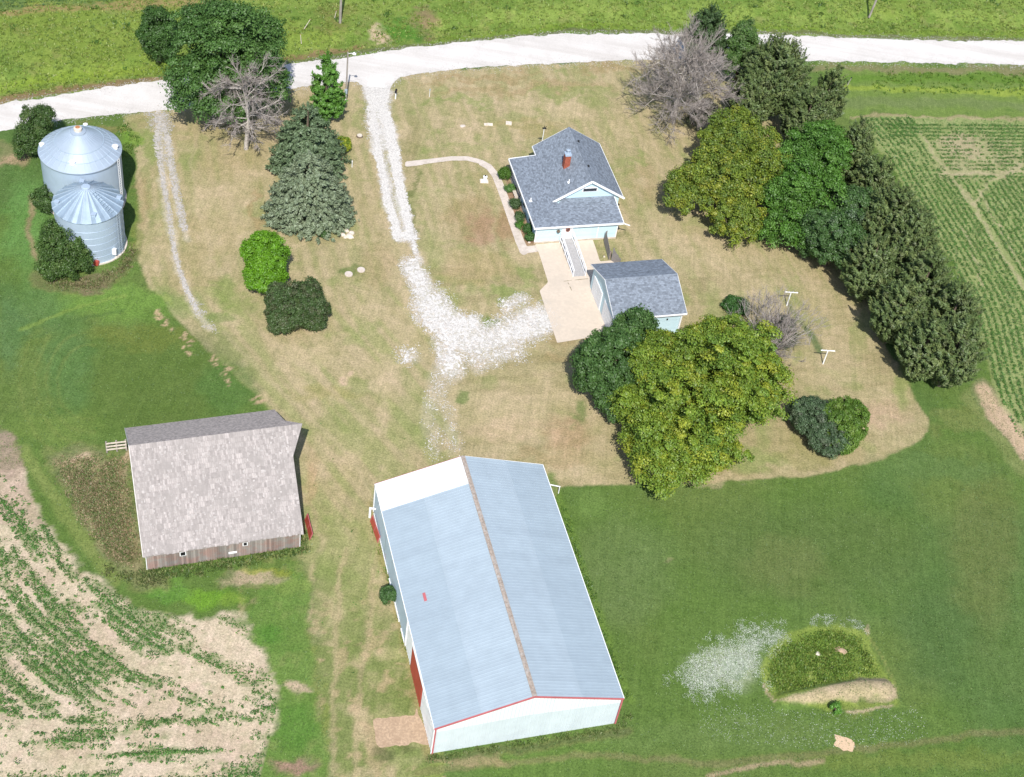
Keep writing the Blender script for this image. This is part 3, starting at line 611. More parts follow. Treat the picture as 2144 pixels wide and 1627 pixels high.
# ---------- farmhouse
def house():
    T = thing('farmhouse', 'small pale blue farmhouse with slate grey shingle roof and red brick chimney', 'house', (3.63, 131.69, 0), .35)
    hr, e1, w = 5.27, 2.80, 4.02; yn, ys = 6.27, -3.79; xw, yw, xe, yn2 = -7.14, -7.70, 2.95, 4.58; pit = (hr-e1)/w
    zr = lambda x: hr-pit*abs(x); ez = 2.45; sl = .11
    m = MB(); t = .11
    m.prism([(-6.78, -.6), (-6.78, -7.34), (2.5, -7.34), (2.5, -3.5), (3.62, -3.5), (3.62, 5.9), (-3.62, 5.9), (-3.62, -.6)], -.2, 2.33)
    wl = m.build('wall', M['siding'], T)
    m = MB(); m.gable([(-3.62, 2.34), (3.62, 2.34), (3.62, zr(3.62)-t-.02), (0, hr-t-.02), (-3.62, zr(3.62)-t-.02)], -3.5, 5.9)
    g = m.build('gable_wall', M['siding'], T)
    m = MB()                     # foundation strip
    m.prism([(-6.82, -.64), (-6.82, -7.38), (2.54, -7.38), (2.54, -3.6), (2.44, -3.6), (2.44, -7.3), (-6.7, -7.3), (-6.7, -.64)], -.2, .22); m.build('foundation', M['walk'], T)
    m = MB()
    m.slab([(0, ys, hr), (w, ys, e1), (w, yn, e1), (0, yn, hr)], t, 0, 1)
    m.slab([(0, yn, hr), (-w, yn, e1), (-w, ys, e1), (0, ys, hr)], t, 0, 1)
    m.slab([(-.14, ys, hr-.06), (.14, ys, hr-.06), (.14, yn, hr-.06), (-.14, yn, hr-.06)], .02, 0, 0)
    for s_ in (-1, 1): m.slab([(0, ys, hr+.035), (s_*.22, ys, hr+.035-.22*pit), (s_*.22, yn, hr+.035-.22*pit), (0, yn, hr+.035)], .02, 0, 0)
    roof = m.build('roof', [M['shingle'], M['white']], T)
    # low wrap-around roof: west slope and south slope meeting in a hip
    m = MB(); top = lambda d: ez+sl*d
    m.slab([(xw, yw, ez), (-3.7, yw+3.44, top(3.44)), (-3.7, yn2, top(3.44)), (xw, yn2, ez)], .15, 0, 1)
    m.slab([(xw, yw, ez), (xe, yw, ez), (xe, -3.5, top(4.2)), (-2.94, -3.5, top(4.2))], .15, 0, 1)
    m.build('low_roof', [M['shingle'], M['white']], T)
    # trims
    m = MB()
    for a, b in (((xw-.04, yw, ez-.08), (xw-.04, yn2, ez-.08)), ((xw-.08, yw-.04, ez-.08), (xe, yw-.04, ez-.08)), ((xw, yn2+.03, ez-.06), (-3.9, yn2+.03, top(3.1)-.08)), ((xe+.03, yw, ez-.08), (xe+.03, -3.7, top(4.)-.08))):
        m.beam(a, b, .09, .20)
    m.each('gutter', M['white'], T)
    m = MB()
    for s_ in (-1, 1):
        m.beam((0, ys-.05, hr-.02), (s_*(w+.12), ys-.05, e1-.10), .12, .22)
        m.beam((0, yn+.02, hr-.06), (s_*w, yn+.02, e1-.06), .03, .11)
    m.beam((w+.03, ys, e1-.07), (w+.03, yn, e1-.07), .06, .11); m.beam((-w-.03, yn2, e1-.08), (-w-.03, yn, e1-.08), .06, .16)
    m.each('rake_board', M['white'], T)
    # gable window
    m = MB(); m.box(-1.12, -3.56, 3.78, .62, -3.50, 4.32); wn = m.build('window', M['white'], T)
    wn.location = (.25, 0, -.1)
    m = MB(); m.box(-1.02, -3.575, 3.86, .52, -3.558, 4.24); m.build('pane', M['glass'], wn)
    # corner boards and the vertical trim in the south wall
    m = MB()
    for x in (-6.80, .28, 2.48): m.box(x-.05, -7.375, .2, x+.05, -7.335, 2.33)
    m.box(-6.82, -7.34, .2, -6.78, -7.22, 2.33); m.each('corner_board', M['white'], T)
    # door with steps of the ramp landing, wreath, porch light
    m = MB(); m.box(-3.86, -7.42, .45, -2.66, -7.34, 2.30); dr_ = m.build('door', M['white'], T)
    m = MB(); m.box(-3.66, -7.455, .62, -2.86, -7.42, 2.22); m.each('door_panel', M['white'], dr_)
    m = MB(); m.box(-3.44, -7.47, 1.55, -3.06, -7.455, 2.05); m.build('door_glass', M['glass'], dr_)
    m = MB(); m.tube((-2.98, -7.47, 1.25), (-2.98, -7.52, 1.25), .03); m.build('handle', M['black'], dr_)
    # west windows and the porch
    for y in (-2.2, -5.0):
        m = MB(); m.box(-6.83, y-.5, .9, -6.78, y+.5, 2.05); ww = m.build('side_window', M['white'], T)
        m = MB(); m.box(-6.845, y-.42, .98, -6.83, y+.42, 1.97); m.build('pane', M['glass'], ww)
    m = MB(); m.box(-6.85, -.58, 0, -3.64, 4.3, .32); m.build('porch_floor', M['grey'], T)
    m = MB(); m.box(-6.78, 3.95, .32, -6.62, 4.11, 2.33); m.build('porch_post', M['white'], T)
    m = MB(); m.box(-6.78, -.55, .32, -6.62, -.42, 2.33); m.build('porch_post', M['white'], T)
    m = MB(); m.beam((-6.7, 3.95, 1.15), (-6.7, 1.2, 1.15), .06, .08); m.beam((-6.7, 3.95, .5), (-6.7, 1.2, .5), .06, .06)
    for i in range(12): m.box(-6.72, 1.25+i*.22, .5, -6.68, 1.29+i*.22, 1.13)
    m.each('porch_rail', M['white'], T)
    m = MB(); m.box(-3.655, .9, .32, -3.62, 1.9, 2.2); m.build('porch_door', M['dark'], T)
    # downspout and gutter end on the east side
    m = MB(); m.beam((xe-.05, yw+.1, 2.33), (xe+.75, yw-.1, 2.1), .09, .09); m.build('downspout', M['white'], T)
    # chimney
    P = local(T, at(1184, 352, 3.9)); cx, cy = P[0], P[1]
    m = MB(); m.box(cx-.33, cy-.33, 3.0, cx+.33, cy+.33, 5.75); ch = m.build('chimney', M['brick'], roof)
    m = MB(); m.box(cx-.36, cy-.36, 5.75, cx+.36, cy+.36, 5.95); m.build('chimney_cap', M['binmetal'], ch)
    m = MB(); m.tube((cx, cy, 5.95), (cx, cy, 6.35), .16, .14, 12); m.tube((cx, cy, 6.4), (cx, cy, 6.5), .26, .05, 12); m.build('flue', M['binroof'], ch)
    for (px, py, mt, r_, h_) in ((1211, 297, 'black', .15, .16), (1232, 349, 'black', .15, .16), (1191, 382, 'white', .07, .4), (1111, 421, 'white', .07, .4)):
        z = 4.2 if py < 400 else 2.9
        for _ in range(5):
            P = local(T, at(px, py, z)); z = (hr-pit*abs(P[0])) if P[0] > -3.7 else top(P[0]-xw)
        m = MB(); m.tube((P[0], P[1], z-.1), (P[0], P[1], z+h_), r_, r_*(1 if mt == 'white' else .8), 10)
        if mt == 'white': m.box(P[0]-.16, P[1]-.16, z-.05, P[0]+.16, P[1]+.16, z+.03)
        m.build('vent_pipe' if mt == 'white' else 'roof_vent', M[mt], roof)
    return T
HOUSE = house()

# ---------- garage
def garage():
    T = thing('garage', 'pale blue garage with slate grey gable roof and white overhead doors facing the patio', 'garage', (11.2, 114.3, 0), .359)
    hw, hl, he, hr = 3.95, 4.26, 3.03, 4.68; t = .09; pit = (hr-he)/hl
    a = hw-.3; b = hl-.32
    m = MB(); m.gable([(-b, -.1), (b, -.1), (b, he-t+.32*pit-.02), (0, hr-t-.02), (-b, he-t+.32*pit-.02)], -a, a, 0, 'x'); m.build('wall', M['siding'], T)
    m = MB()
    m.slab([(-hw, 0, hr), (-hw, -hl, he), (hw, -hl, he), (hw, 0, hr)], t, 0, 1)
    m.slab([(hw, 0, hr), (hw, hl, he), (-hw, hl, he), (-hw, 0, hr)], t, 0, 1)
    for s_ in (-1, 1): m.slab([(-hw, 0, hr+.03), (-hw, s_*.2, hr+.03-.2*pit), (hw, s_*.2, hr+.03-.2*pit), (hw, 0, hr+.03)], .02, 0, 0)
    m.build('roof', [M['shingle'], M['white']], T)
    m = MB(); m.beam((-hw, -hl-.05, he-.08), (hw, -hl-.05, he-.08), .1, .12); m.each('gutter', M['white'], T)
    m = MB()
    for s_ in (-1, 1):
        for q in (-1, 1): m.beam((s_*(hw+.015), 0, hr-.05), (s_*(hw+.015), q*hl, he-.05), .03, .11)
    m.each('rake_board', M['white'], T)
    for y in (-1.95, 1.85):
        m = MB(); m.box(-a-.05, y-1.5, 0, -a, y+1.5, 2.35); d = m.build('overhead_door', M['white'], T)
        m = MB()
        for z in (.05, .62, 1.19, 1.76): m.box(-a-.075, y-1.4, z, -a-.05, y+1.4, z+.53)
        m.each('door_panel', M['whitemetal_y'], d)
    m = MB()
    for s_ in (-1, 1):
        m.box(a-.06, s_*(b+.02)-.02, 0, a+.03, s_*(b+.02)+.02, he-.1)
    m.each('corner_board', M['white'], T)
    m = MB(); m.beam((hw-.35, -hl-.05, he-.1), (hw-.42, -b-.07, he-.45), .08, .08); m.beam((hw-.42, -b-.07, he-.42), (hw-.42, -b-.07, .25), .08, .08, up=(1, 0, 0)); m.beam((hw-.42, -b-.07, .25), (hw-.1, -hl-1.2, .08), .08, .08)
    m.build('downspout', M['white'], T)
    m = MB(); m.box(2.0, -b-.05, 2.0, 2.16, -b, 2.2); m.build('wall_lamp', M['black'], T)
garage()

# ---------- pole barn (machine shed)
def shed():
    T = thing('machine_shed', 'long pale metal machine shed with rusty ridge and red trim', 'shed', (1.163, 72.99, 0), .368)
    hw, hl, he, hr = 7.656, 12.346, 3.64, 6.07; t = .08; pit = (hr-he)/hw; a = hw-.08; b = hl-.06
    ang = math.atan(pit)
    def wallbox(y0, y1, mi, name): m = MB(); m.box(-a-.03, y0, 0, -a, y1, he-.12); return m.build(name, mi, T)
    # frame walls
    m = MB(); m.box(-a, -b, 0, -a+.12, b, he-.12); m.box(a-.12, -b, 0, a, b, he-.12); m.build('wall', M['bluemetal'], T)
    for s_, nm in ((-1, 'near'), (1, 'far')):
        m = MB(); m.gable([(-a+.12, 0), (a-.12, 0), (a-.12, he-.14), (0, hr-.1), (-a+.12, he-.14)], s_*b-.06, s_*b+.06)
        m.build('end_wall', M['endmetal'], T)
    # ribs of the south wall sheets and the lap between lower and gable sheets
    m = MB(); x = -a+.15
    while x < a-.1:
        z1 = hr-.14-pit*abs(x); m.box(x, -b-.085, .05, x+.045, -b-.06, z1); x += .3048
    m.build('wall_ribs', M['endmetal'], T)
    m = MB()
    for s_ in (-1, 1): m.poly([(s_*0., -b-.064, hr-.12), (s_*(a-.12), -b-.064, he-.14), (s_*(a-.12), -b-.064, he-.55), (0, -b-.064, he-.2)][::s_])
    m.build('gable_sheet', M['whitemetal'], T)
    # west wall bays
    for y0, y1, mt in ((7.2, b, 'bluemetal'), (-2.2, 7.2, 'bluemetal'), (-4.3, -2.2, 'whitemetal_y'), (-b, -8.2, 'whitemetal_y')):
        m = MB(); m.box(-a-.05, y0+.02, .05, -a, y1-.02, he-.12)
        yy = y0+.2
        while yy < y1-.1: m.box(-a-.075, yy, .05, -a-.05, yy+.045, he-.12); yy += .3048
        m.build('wall_sheet', M[mt], T)
    m = MB(); m.box(-a-.10, -8.15, .05, -a-.03, -4.35, 3.2); d = m.build('sliding_door', M['red'], T)
    m = MB()
    for i in range(12): m.box(-a-.125, -8.05+i*.31, .05, -a-.10, -8.0+i*.31, 3.18)
    m.build('door_ribs', M['red'], d)
    m = MB(); m.beam((-a-.10, -10.2, 3.28), (-a-.10, -4.2, 3.28), .08, .12); m.build('door_track', M['white'], T)
    m = MB(); m.box(-a-.14, -2.26, 0, -a-.04, -2.14, he-.1); m.box(-a-.12, b-.1, 0, -a-.02, b+.08, he-.1); m.box(-a-.11, -b-.10, 0, -a+.02, -b-.03, he-.1); m.each('corner_trim', M['white'], T)
    m = MB(); m.box(-a-.02, -b-.13, 0, -a+.10, -b-.10, he-.1); m.box(a-.1, -b-.13, 0, a+.03, -b-.09, he-.1); m.box(-a-.06, 6.6, 0, -a-.03, 6.75, .9); m.each('corner_trim', M['redtrim'], T)
    m = MB(); m.box(-a-.16, .2, 0, -a-.08, 4.6, .25); m.box(-a-.16, -1.9, 0, -a-.08, -.6, .25); m.box(-a-.13, 5.2, 0, -a-.08, b-.4, .22); m.each('skirt_board', M['white'], T)
    # roof: lower and upper runs of ribbed sheets on both slopes
    def slope(sx, y0, y1, u0, u1, dz, mt, name='roof_sheet'):
        m = MB(); X0, X1 = sx*u0*hw, sx*u1*hw; z0, z1 = hr-pit*u0*hw+dz, hr-pit*u1*hw+dz
        q = [(X0, y0, z0), (X1, y0, z1), (X1, y1, z1), (X0, y1, z0)]
        m.slab(q, .03)
        y = math.ceil(y0/.3048)*.3048
        while y < y1-.05:
            m.slab([(X0, y, z0+.022), (X1, y, z1+.022), (X1, y+.05, z1+.022), (X0, y+.05, z0+.022)], .03); y += .3048
        return m.build(name, M[mt], T)
    yw_ = hl-3.15
    slope(-1, -hl, yw_, 0, .53, .012, 'roofmetal2'); slope(-1, -hl, yw_, .50, 1, 0, 'roofmetal')
    slope(-1, yw_, hl, 0, 1, .004, 'whitemetal')
    slope(1, -hl, hl, 0, .53, .012, 'roofmetal2'); slope(1, -hl, hl, .50, 1, 0, 'roofmetal')
    m = MB(); r = random.Random(5); y = -hl
    while y < hl:
        L_ = min(r.uniform(1.2, 3.0), hl-y)
        for s_ in (-1, 1): m.slab([(0, y, hr+.09), (s_*.19, y, hr+.09-.19*pit), (s_*.19, y+L_-.02, hr+.09-.19*pit), (0, y+L_-.02, hr+.09)], .04)
        y += L_
    m.build('ridge_cap', M['rust'], T)
    m = MB()
    for s_ in (-1, 1): m.beam((0, -hl-.02, hr-.08), (s_*hw, -hl-.02, he-.08), .06, .18)
    m.each('gable_trim', M['redtrim'], T)
    m = MB(); m.beam((0, hl+.02, hr-.08), (-hw, hl+.02, he-.08), .06, .14); m.each('gable_trim', M['redtrim'], T)
    m = MB()
    for s_ in (-1, 1): m.beam((s_*(hw+.02), -hl, he-.05), (s_*(hw+.02), hl, he-.05), .06, .12)
    m.beam((0, hl+.02, hr-.06), (hw, hl+.02, he-.06), .05, .12); m.each('eave_trim', M['white'], T)
    P = local(T, at(892.5, 1245, 4.5)); z = hr-pit*abs(P[0])
    m = MB(); m.slab([(P[0]-.22, P[1]-.4, z+.06-.22*pit), (P[0]+.0, P[1]-.4, z+.06), (P[0]+.0, P[1]+.4, z+.06), (P[0]-.22, P[1]+.4, z+.06-.22*pit)], .04); m.build('roof_patch', M['redtrim'], T)
    return T
SHED = shed()

# ---------- old barn
def barn():
    T = thing('old_barn', 'weathered wooden barn with pale wood shingle roof and pointed hay hood', 'barn', (-24.47, 80.22, 0), .401)
    hw, hl, he, hr = 6.673, 7.316, 2.46, 8.14; t = .16; pit = (hr-he)/hl; a = hw-.25; b = hl-.45
    m = MB(); m.gable([(-b, -.1), (b, -.1), (b, he+.45*pit-t-.05), (0, hr-t-.05), (-b, he+.45*pit-t-.05)], -a, a, 0, 'x'); wl = m.build('wall', M['oldwood_y'], T)
    m = MB(); m.box(-a-.02, -b-.03, -.1, a+.02, -b, 2.55); m.build('board_siding', M['oldwood'], T)
    m = MB(); tip = 1.15; yh = 2.1; zh = hr-pit*yh
    r = random.Random(4)
    m.slab([(-hw, 0, hr), (-hw, -hl, he), (hw, -hl, he), (hw, -yh, zh), (hw+tip, 0, hr)], t)
    rs = m.build('roof', M['cedar'], T)
    m = MB(); m.slab([(hw+tip, 0, hr), (hw, yh, zh), (hw, hl, he), (-hw, hl, he), (-hw, 0, hr)], t); m.build('shaded_roof', M['cedar_shade_lift'], T)
    # worn courses: slightly raised or missing shingles, ragged eave
    m = MB(); n = math.hypot(hl, hr-he)
    for i in range(480):
        x = r.uniform(-hw+.1, hw-.2); u = r.uniform(.02, .99); y = -u*hl; z = hr-pit*u*hl; w_ = r.uniform(.06, .22); l_ = r.uniform(.06, .22)
        dz = r.uniform(.012, .04)
        m.slab([(x, y, z+dz*.5), (x, y-l_, z-l_*pit+dz), (x+w_, y-l_, z-l_*pit+dz), (x+w_, y, z+dz*.5)], .015)
    m.build('loose_shingles', simple('loose_shingle', (.355, .325, .31), .2, 3, .9), rs)
    m = MB(); x = -hw
    while x < hw:
        w_ = r.uniform(.12, .3); l_ = r.uniform(0, .13)
        m.slab([(x, -hl+.02, he+.02*pit+.02), (x, -hl-l_, he-l_*pit+.02), (min(x+w_, hw)-.01, -hl-l_, he-l_*pit+.02), (min(x+w_, hw)-.01, -hl+.02, he+.02*pit+.02)], .03); x += w_
    m.build('eave_course', M['cedar'], rs)
    m = MB(); m.beam((-hw-.02, 0, hr-.1), (-hw-.02, -hl, he-.1), .06, .2); m.beam((-hw-.02, 0, hr-.1), (-hw-.02, hl, he-.1), .06, .2); m.each('rake_board', simple('bleached_board', (.55, .52, .49), .15, 4, .9), T)
    for x0, w_, z0, h_ in ((-3.7, .38, 1.25, .42), (.35, .55, .55, .10), (1.55, .28, 1.35, .36)):
        m = MB(); m.box(x0, -b-.07, z0, x0+w_+.16, -b-.03, z0+h_+.12); wf = m.build('window_frame', M['white'], T)
        if h_ > .2: m = MB(); m.box(x0+.08, -b-.085, z0+.07, x0+.08+w_, -b-.072, z0+.07+h_); m.build('opening', M['dark'], wf)
    m = MB(); m.box(a+.0, -b-.06, 0, a+.06, -b+.02, 2.4); m.box(-a-.06, -b-.06, 0, -a, -b+.05, 2.4); m.each('corner_board', M['white'], T)
    m = MB(); m.box(a, -3.2, .1, a+.04, -.2, 3.2); m.build('doorway', M['dark'], T)
    m = MB(); m.box(-a-.04, .5, 3.4, -a, 1.7, 4.6); m.build('loft_door', M['dark'], T)
    m = MB(); P = []
    m.box(-a-.06, -5.4, 0, -a-.02, -4.2, 2.0); m.build('side_door', M['red'], T)
    return T
BARN = barn()

def panel(name, label, cat, A, B, h, lean, mat, frame=None, z0=.05):
    """flat metal panel or leaf standing on the ground from A to B, leaning by `lean` metres towards its left"""
    T = thing(name, label, cat, (A[0], A[1], 0)); d = Vector((B[0]-A[0], B[1]-A[1], 0)); n = Vector((-d.y, d.x, 0)).normalized()*lean
    m = MB(); m.beam(Vector((0, 0, z0+h/2))+n*.5, d+Vector((0, 0, z0+h/2))+n*.5, .05, h, up=Vector((n.x, n.y, h)))
    m.build('panel', mat, T); m = MB()
    for k in (0, .5, 1):
        m.beam(d*k+Vector((0, 0, z0-.02))+n*0, d*k+n+Vector((0, 0, z0+h+.03)), .08, .07)
    m.beam(n+Vector((0, 0, z0+h)), n+d+Vector((0, 0, z0+h)), .06, .06)
    m.build('frame', frame or mat, T); return T
panel('leaning_door', 'red metal door panel leaning along the far end of the white shed wall', 'door panel', at(775, 1092)[:2], at(790, 1136)[:2], .7, .2, M['red'], M['redtrim'])
panel('barn_door', 'narrow red barn door leaf left open beside the old barn corner', 'door', at(638, 1090)[:2], at(648, 1131)[:2], .8, .25, M['red'], M['redtrim'])
m = MB(); T = thing('post_bracket', 'white post at the far end of the red leaning door panel', 'post', tuple(at(774, 1083)))
m.box(-.09, -.09, 0, .09, .09, 1.2); m.build('post', M['white'], T); m = MB(); m.box(-.09, -.06, 1.2, .5, .06, 1.32); m.build('crossbar', M['white'], T)

# ---------- board gate west of the barn
A = at(224, 949, 0); B = at(266, 944, 0)
T = thing('board_fence', 'short grey three-rail board fence running out from the old barn', 'fence', tuple(A)); d = Vector(B-A)
for z in (.45, .85, 1.25): m = MB(); m.beam(Vector((0, 0, z)), d+Vector((0, 0, z)), .05, .16); m.build('rail', M['stone'], T)
for k in (0, .5, .97): m = MB(); m.beam(d*k+Vector((0, .08, 0)), d*k+Vector((0, .08, 1.45)), .13, .13, up=(1, 0, 0)); m.build('post', M['polewood'], T)

# ---------- white bracket beside the shed
P = Vector(at(1169, 1033)); Q = Vector(local(SHED, at(1150, 1030, 1.2))+(0,))
T = thing('clothesline_bracket', 'white pipe bracket standing off the long side of the metal shed', 'bracket', tuple(P))
m = MB(); m.tube((0, 0, 0), (0, 0, .95), .045); m.build('post', M['white'], T); m = MB(); m.tube((.05, 0, .95), (-1.1, .05, .95), .055); m.build('bar', M['white'], T)

# ---------- grain bins
def lathe_thing_large():
    T = thing('grain_bin', 'large galvanised grain bin with smooth ringed dome roof and pale cap', 'grain bin', (-48.24, 117.58, 0), 0, 'grain bins beside the track')
    R, he, ha = 4.12, 6.29, 9.01
    m = MB(); prof = []; z = 0.12; i = 0
    while z < he-.02: prof.append((R-.06-(.022 if i % 2 else 0), z)); z += .10; i += 1
    prof.append((R-.06, he-.02)); m.lathe(prof, n=72); m.build('bin_wall', M['binmetal'], T, smooth=True)
    m = MB(); m.lathe([(R+.12, -.05), (R+.12, .12), (0, .12)], n=48); m.build('foundation', M['walk'], T)
    rc = .62
    m = MB(); m.lathe([(R+.08, he-.08), (R+.09, he+.03), (R*.80, he+(ha-he)*.21), (R*.80, he+(ha-he)*.21+.03), (R*.60, he+(ha-he)*.42), (R*.60, he+(ha-he)*.42+.03), (rc, ha-.42)], n=72); rf = m.build('bin_roof', M['binroof'], T)
    m = MB()
    for k in range(36):
        a = 2*PI*(k+.5)/36; m.beam((rc*math.cos(a), rc*math.sin(a), ha-.40), ((R+.05)*math.cos(a), (R+.05)*math.sin(a), he+.06), .05, .05)
    m.build('roof_ribs', M['binroof'], rf)
    for q, dz in ((.80, .21), (.60, .42)):
        m = MB(); rr = R*q; zz = he+(ha-he)*dz+.045
        for k in range(48): m.beam((rr*math.cos(2*PI*k/48), rr*math.sin(2*PI*k/48), zz), (rr*math.cos(2*PI*(k+1)/48), rr*math.sin(2*PI*(k+1)/48), zz), .045, .03)
        m.build('roof_ring', M['bluemetal'], rf)
    m = MB(); m.lathe([(.80, ha-.58), (.78, ha-.40), (.42, ha-.30)], n=32); m.build('collar', M['binroof'], rf)
    m = MB(); m.lathe([(.42, ha-.34), (.42, ha-.02), (.30, ha+.06), (0, ha+.08)], n=32); m.build('cap', M['stone'], rf)
    m = MB(); m.lathe([(.24, ha+.08), (.24, ha+.10), (0, ha+.10)], n=20); m.build('cap_rust', simple('rusty_cap', (.42, .18, .08), .3, 9, .8), rf)
    for a, q, sx in ((-84, .78, .30), (12, .86, .30), (190, .93, .24), (100, .93, .22)):
        a = math.radians(a); rr = R*q; zz = he+(ha-he)*(1-q)+.05; c_ = (rr*math.cos(a), rr*math.sin(a))
        m = MB(); m.tube((*c_, zz-.1), (*c_, zz+.16), sx, sx*.9, 14); m.tube((*c_, zz+.2), (*c_, zz+.26), sx*1.15, .1, 14); m.build('roof_vent', M['white'], rf)
    # ladder and spout down the east side
    a = math.radians(-8); ca, sa = math.cos(a), math.sin(a); m = MB()
    for s_ in (-.2, .2): m.beam(((R+.12)*ca-s_*sa, (R+.12)*sa+s_*ca, .4), ((R+.12)*ca-s_*sa, (R+.12)*sa+s_*ca, he), .04, .04, up=(1, 0, 0))
    for i in range(20): z = .6+i*.3; m.beam(((R+.12)*ca+.2*sa, (R+.12)*sa-.2*ca, z), ((R+.12)*ca-.2*sa, (R+.12)*sa+.2*ca, z), .03, .03)
    m.build('ladder', M['white'], T)
    m = MB(); m.tube((R+.1, -1.1, 2.3), (R+.55, -1.5, 1.1), .12, .12, 10); m.tube((R+.55, -1.5, 1.1), (R+.2, -2.4, .5), .10, .10, 10); m.build('unload_spout', M['stone'], T)
lathe_thing_large()
def small_bin():
    T = thing('grain_bin', 'smaller galvanised grain bin with ribbed umbrella-shaped roof and roof steps', 'grain bin', (-45.2, 110.49, 0), 0, 'grain bins beside the track')
    R, he, ha = 3.41, 5.43, 7.42; n = 22
    m = MB(); prof = []; z = .12; i = 0
    while z < he-.02: prof.append((R-.06-(.02 if i % 2 else 0), z)); z += .10; i += 1
    prof.append((R-.06, he-.02)); m.lathe(prof, n=64); w_ = m.build('bin_wall', M['binmetal'], T, smooth=True)
    for z in (.9, 1.72, 2.54, 3.36, 4.18): m = MB(); m.lathe([(R-.062, z), (R-.045, z+.015), (R-.062, z+.03)], n=64); m.build('sheet_lap', M['binmetal'], w_)
    m = MB(); m.lathe([(R+.1, -.05), (R+.1, .12), (0, .12)], n=40); m.build('foundation', M['stone'], T)
    rc, zc = .42, ha-.12; m = MB()
    for k in range(n):
        a, b = 2*PI*k/n, 2*PI*(k+1)/n
        p = [(rc*math.cos(a), rc*math.sin(a), zc), ((R+.1)*math.cos(a), (R+.1)*math.sin(a), he+.02), ((R+.1)*math.cos(b), (R+.1)*math.sin(b), he+.02), (rc*math.cos(b), rc*math.sin(b), zc)]
        c = .055   # each sheet dished between its ribs
        mid0 = tuple((p[0][i]+p[3][i])/2-(c*.3 if i == 2 else 0) for i in range(3)); mid1 = tuple((p[1][i]+p[2][i])/2-(c if i == 2 else 0) for i in range(3))
        m.poly([p[0], p[1], mid1, mid0]); m.poly([mid0, mid1, p[2], p[3]])
    rf = m.build('bin_roof', M['binroof2'], T)
    m = MB()
    for k in range(n):
        a = 2*PI*k/n; m.beam((rc*math.cos(a), rc*math.sin(a), zc+.03), ((R+.1)*math.cos(a), (R+.1)*math.sin(a), he+.05), .05, .09)
    m.build('roof_ribs', M['binroof'], rf)
    m = MB(); m.lathe([(rc+.05, zc-.05), (rc+.03, ha+.02), (rc-.05, ha+.06), (0, ha+.08)], n=28); m.build('cap', M['binmetal'], rf)
    a = math.radians(-22); m = MB()
    for i in range(8):
        q = .28+i*.09; rr = R*q; zz = zc-(zc-he)*(q*R-rc)/(R-rc)+.12; m.beam((rr*math.cos(a)+.28*math.sin(a), rr*math.sin(a)-.28*math.cos(a), zz), (rr*math.cos(a)-.28*math.sin(a), rr*math.sin(a)+.28*math.cos(a), zz), .07, .05)
    m.build('roof_steps', M['bluemetal'], rf)
    for ad, q in ((-58, .80), (205, .86), (20, .90), (118, .88)):
        a = math.radians(ad); rr = R*q; zz = he+(ha-he)*(1-q); c_ = (rr*math.cos(a), rr*math.sin(a))
        m = MB(); m.box(c_[0]-.2, c_[1]-.2, zz-.05, c_[0]+.2, c_[1]+.2, zz+.22); m.box(c_[0]-.24, c_[1]-.26, zz+.22, c_[0]+.24, c_[1]+.22, zz+.28); m.build('roof_vent', M['binmetal'], rf)
    a = math.radians(-16); ca, sa = math.cos(a), math.sin(a); m = MB()
    for s_ in (-.22, .22): m.beam(((R+.1)*ca-s_*sa, (R+.1)*sa+s_*ca, .4), ((R+.1)*ca-s_*sa, (R+.1)*sa+s_*ca, he), .04, .04, up=(1, 0, 0))
    for i in range(17): z = .6+i*.3; m.beam(((R+.1)*ca+.22*sa, (R+.1)*sa-.22*ca, z), ((R+.1)*ca-.22*sa, (R+.1)*sa+.22*ca, z), .03, .03)
    m.build('ladder', M['binroof'], T)
    m = MB(); a = math.radians(-30); m.box((R)*math.cos(a)-.2, R*math.sin(a)-.2, .7, R*math.cos(a)+.2, R*math.sin(a)+.1, 1.4); m.build('access_hatch', M['white'], T)
small_bin()
P = at(203, 553); T = thing('bin_blower', 'small red blower fan at the foot of the smaller grain bin', 'fan', (P[0], P[1]-.15, 0))
m = MB(); m.tube((0, -.2, .32), (0, .22, .32), .30, .30, 16); m.build('housing', M['red'], T); m = MB(); m.tube((0, .2, .32), (0, .6, .32), .12, .12, 10); m.build('duct', M['stone'], T)
P = at(244, 538); m = MB(); m.prism([(-.3, -.2), (.1, -.28), (.3, 0), (.1, .25), (-.2, .2)], 0, .22); o = m.build('stone_block', M['stone']); o.location = tuple(P); tag(o, 'pale stone block lying against the smaller grain bin base', 'stone')

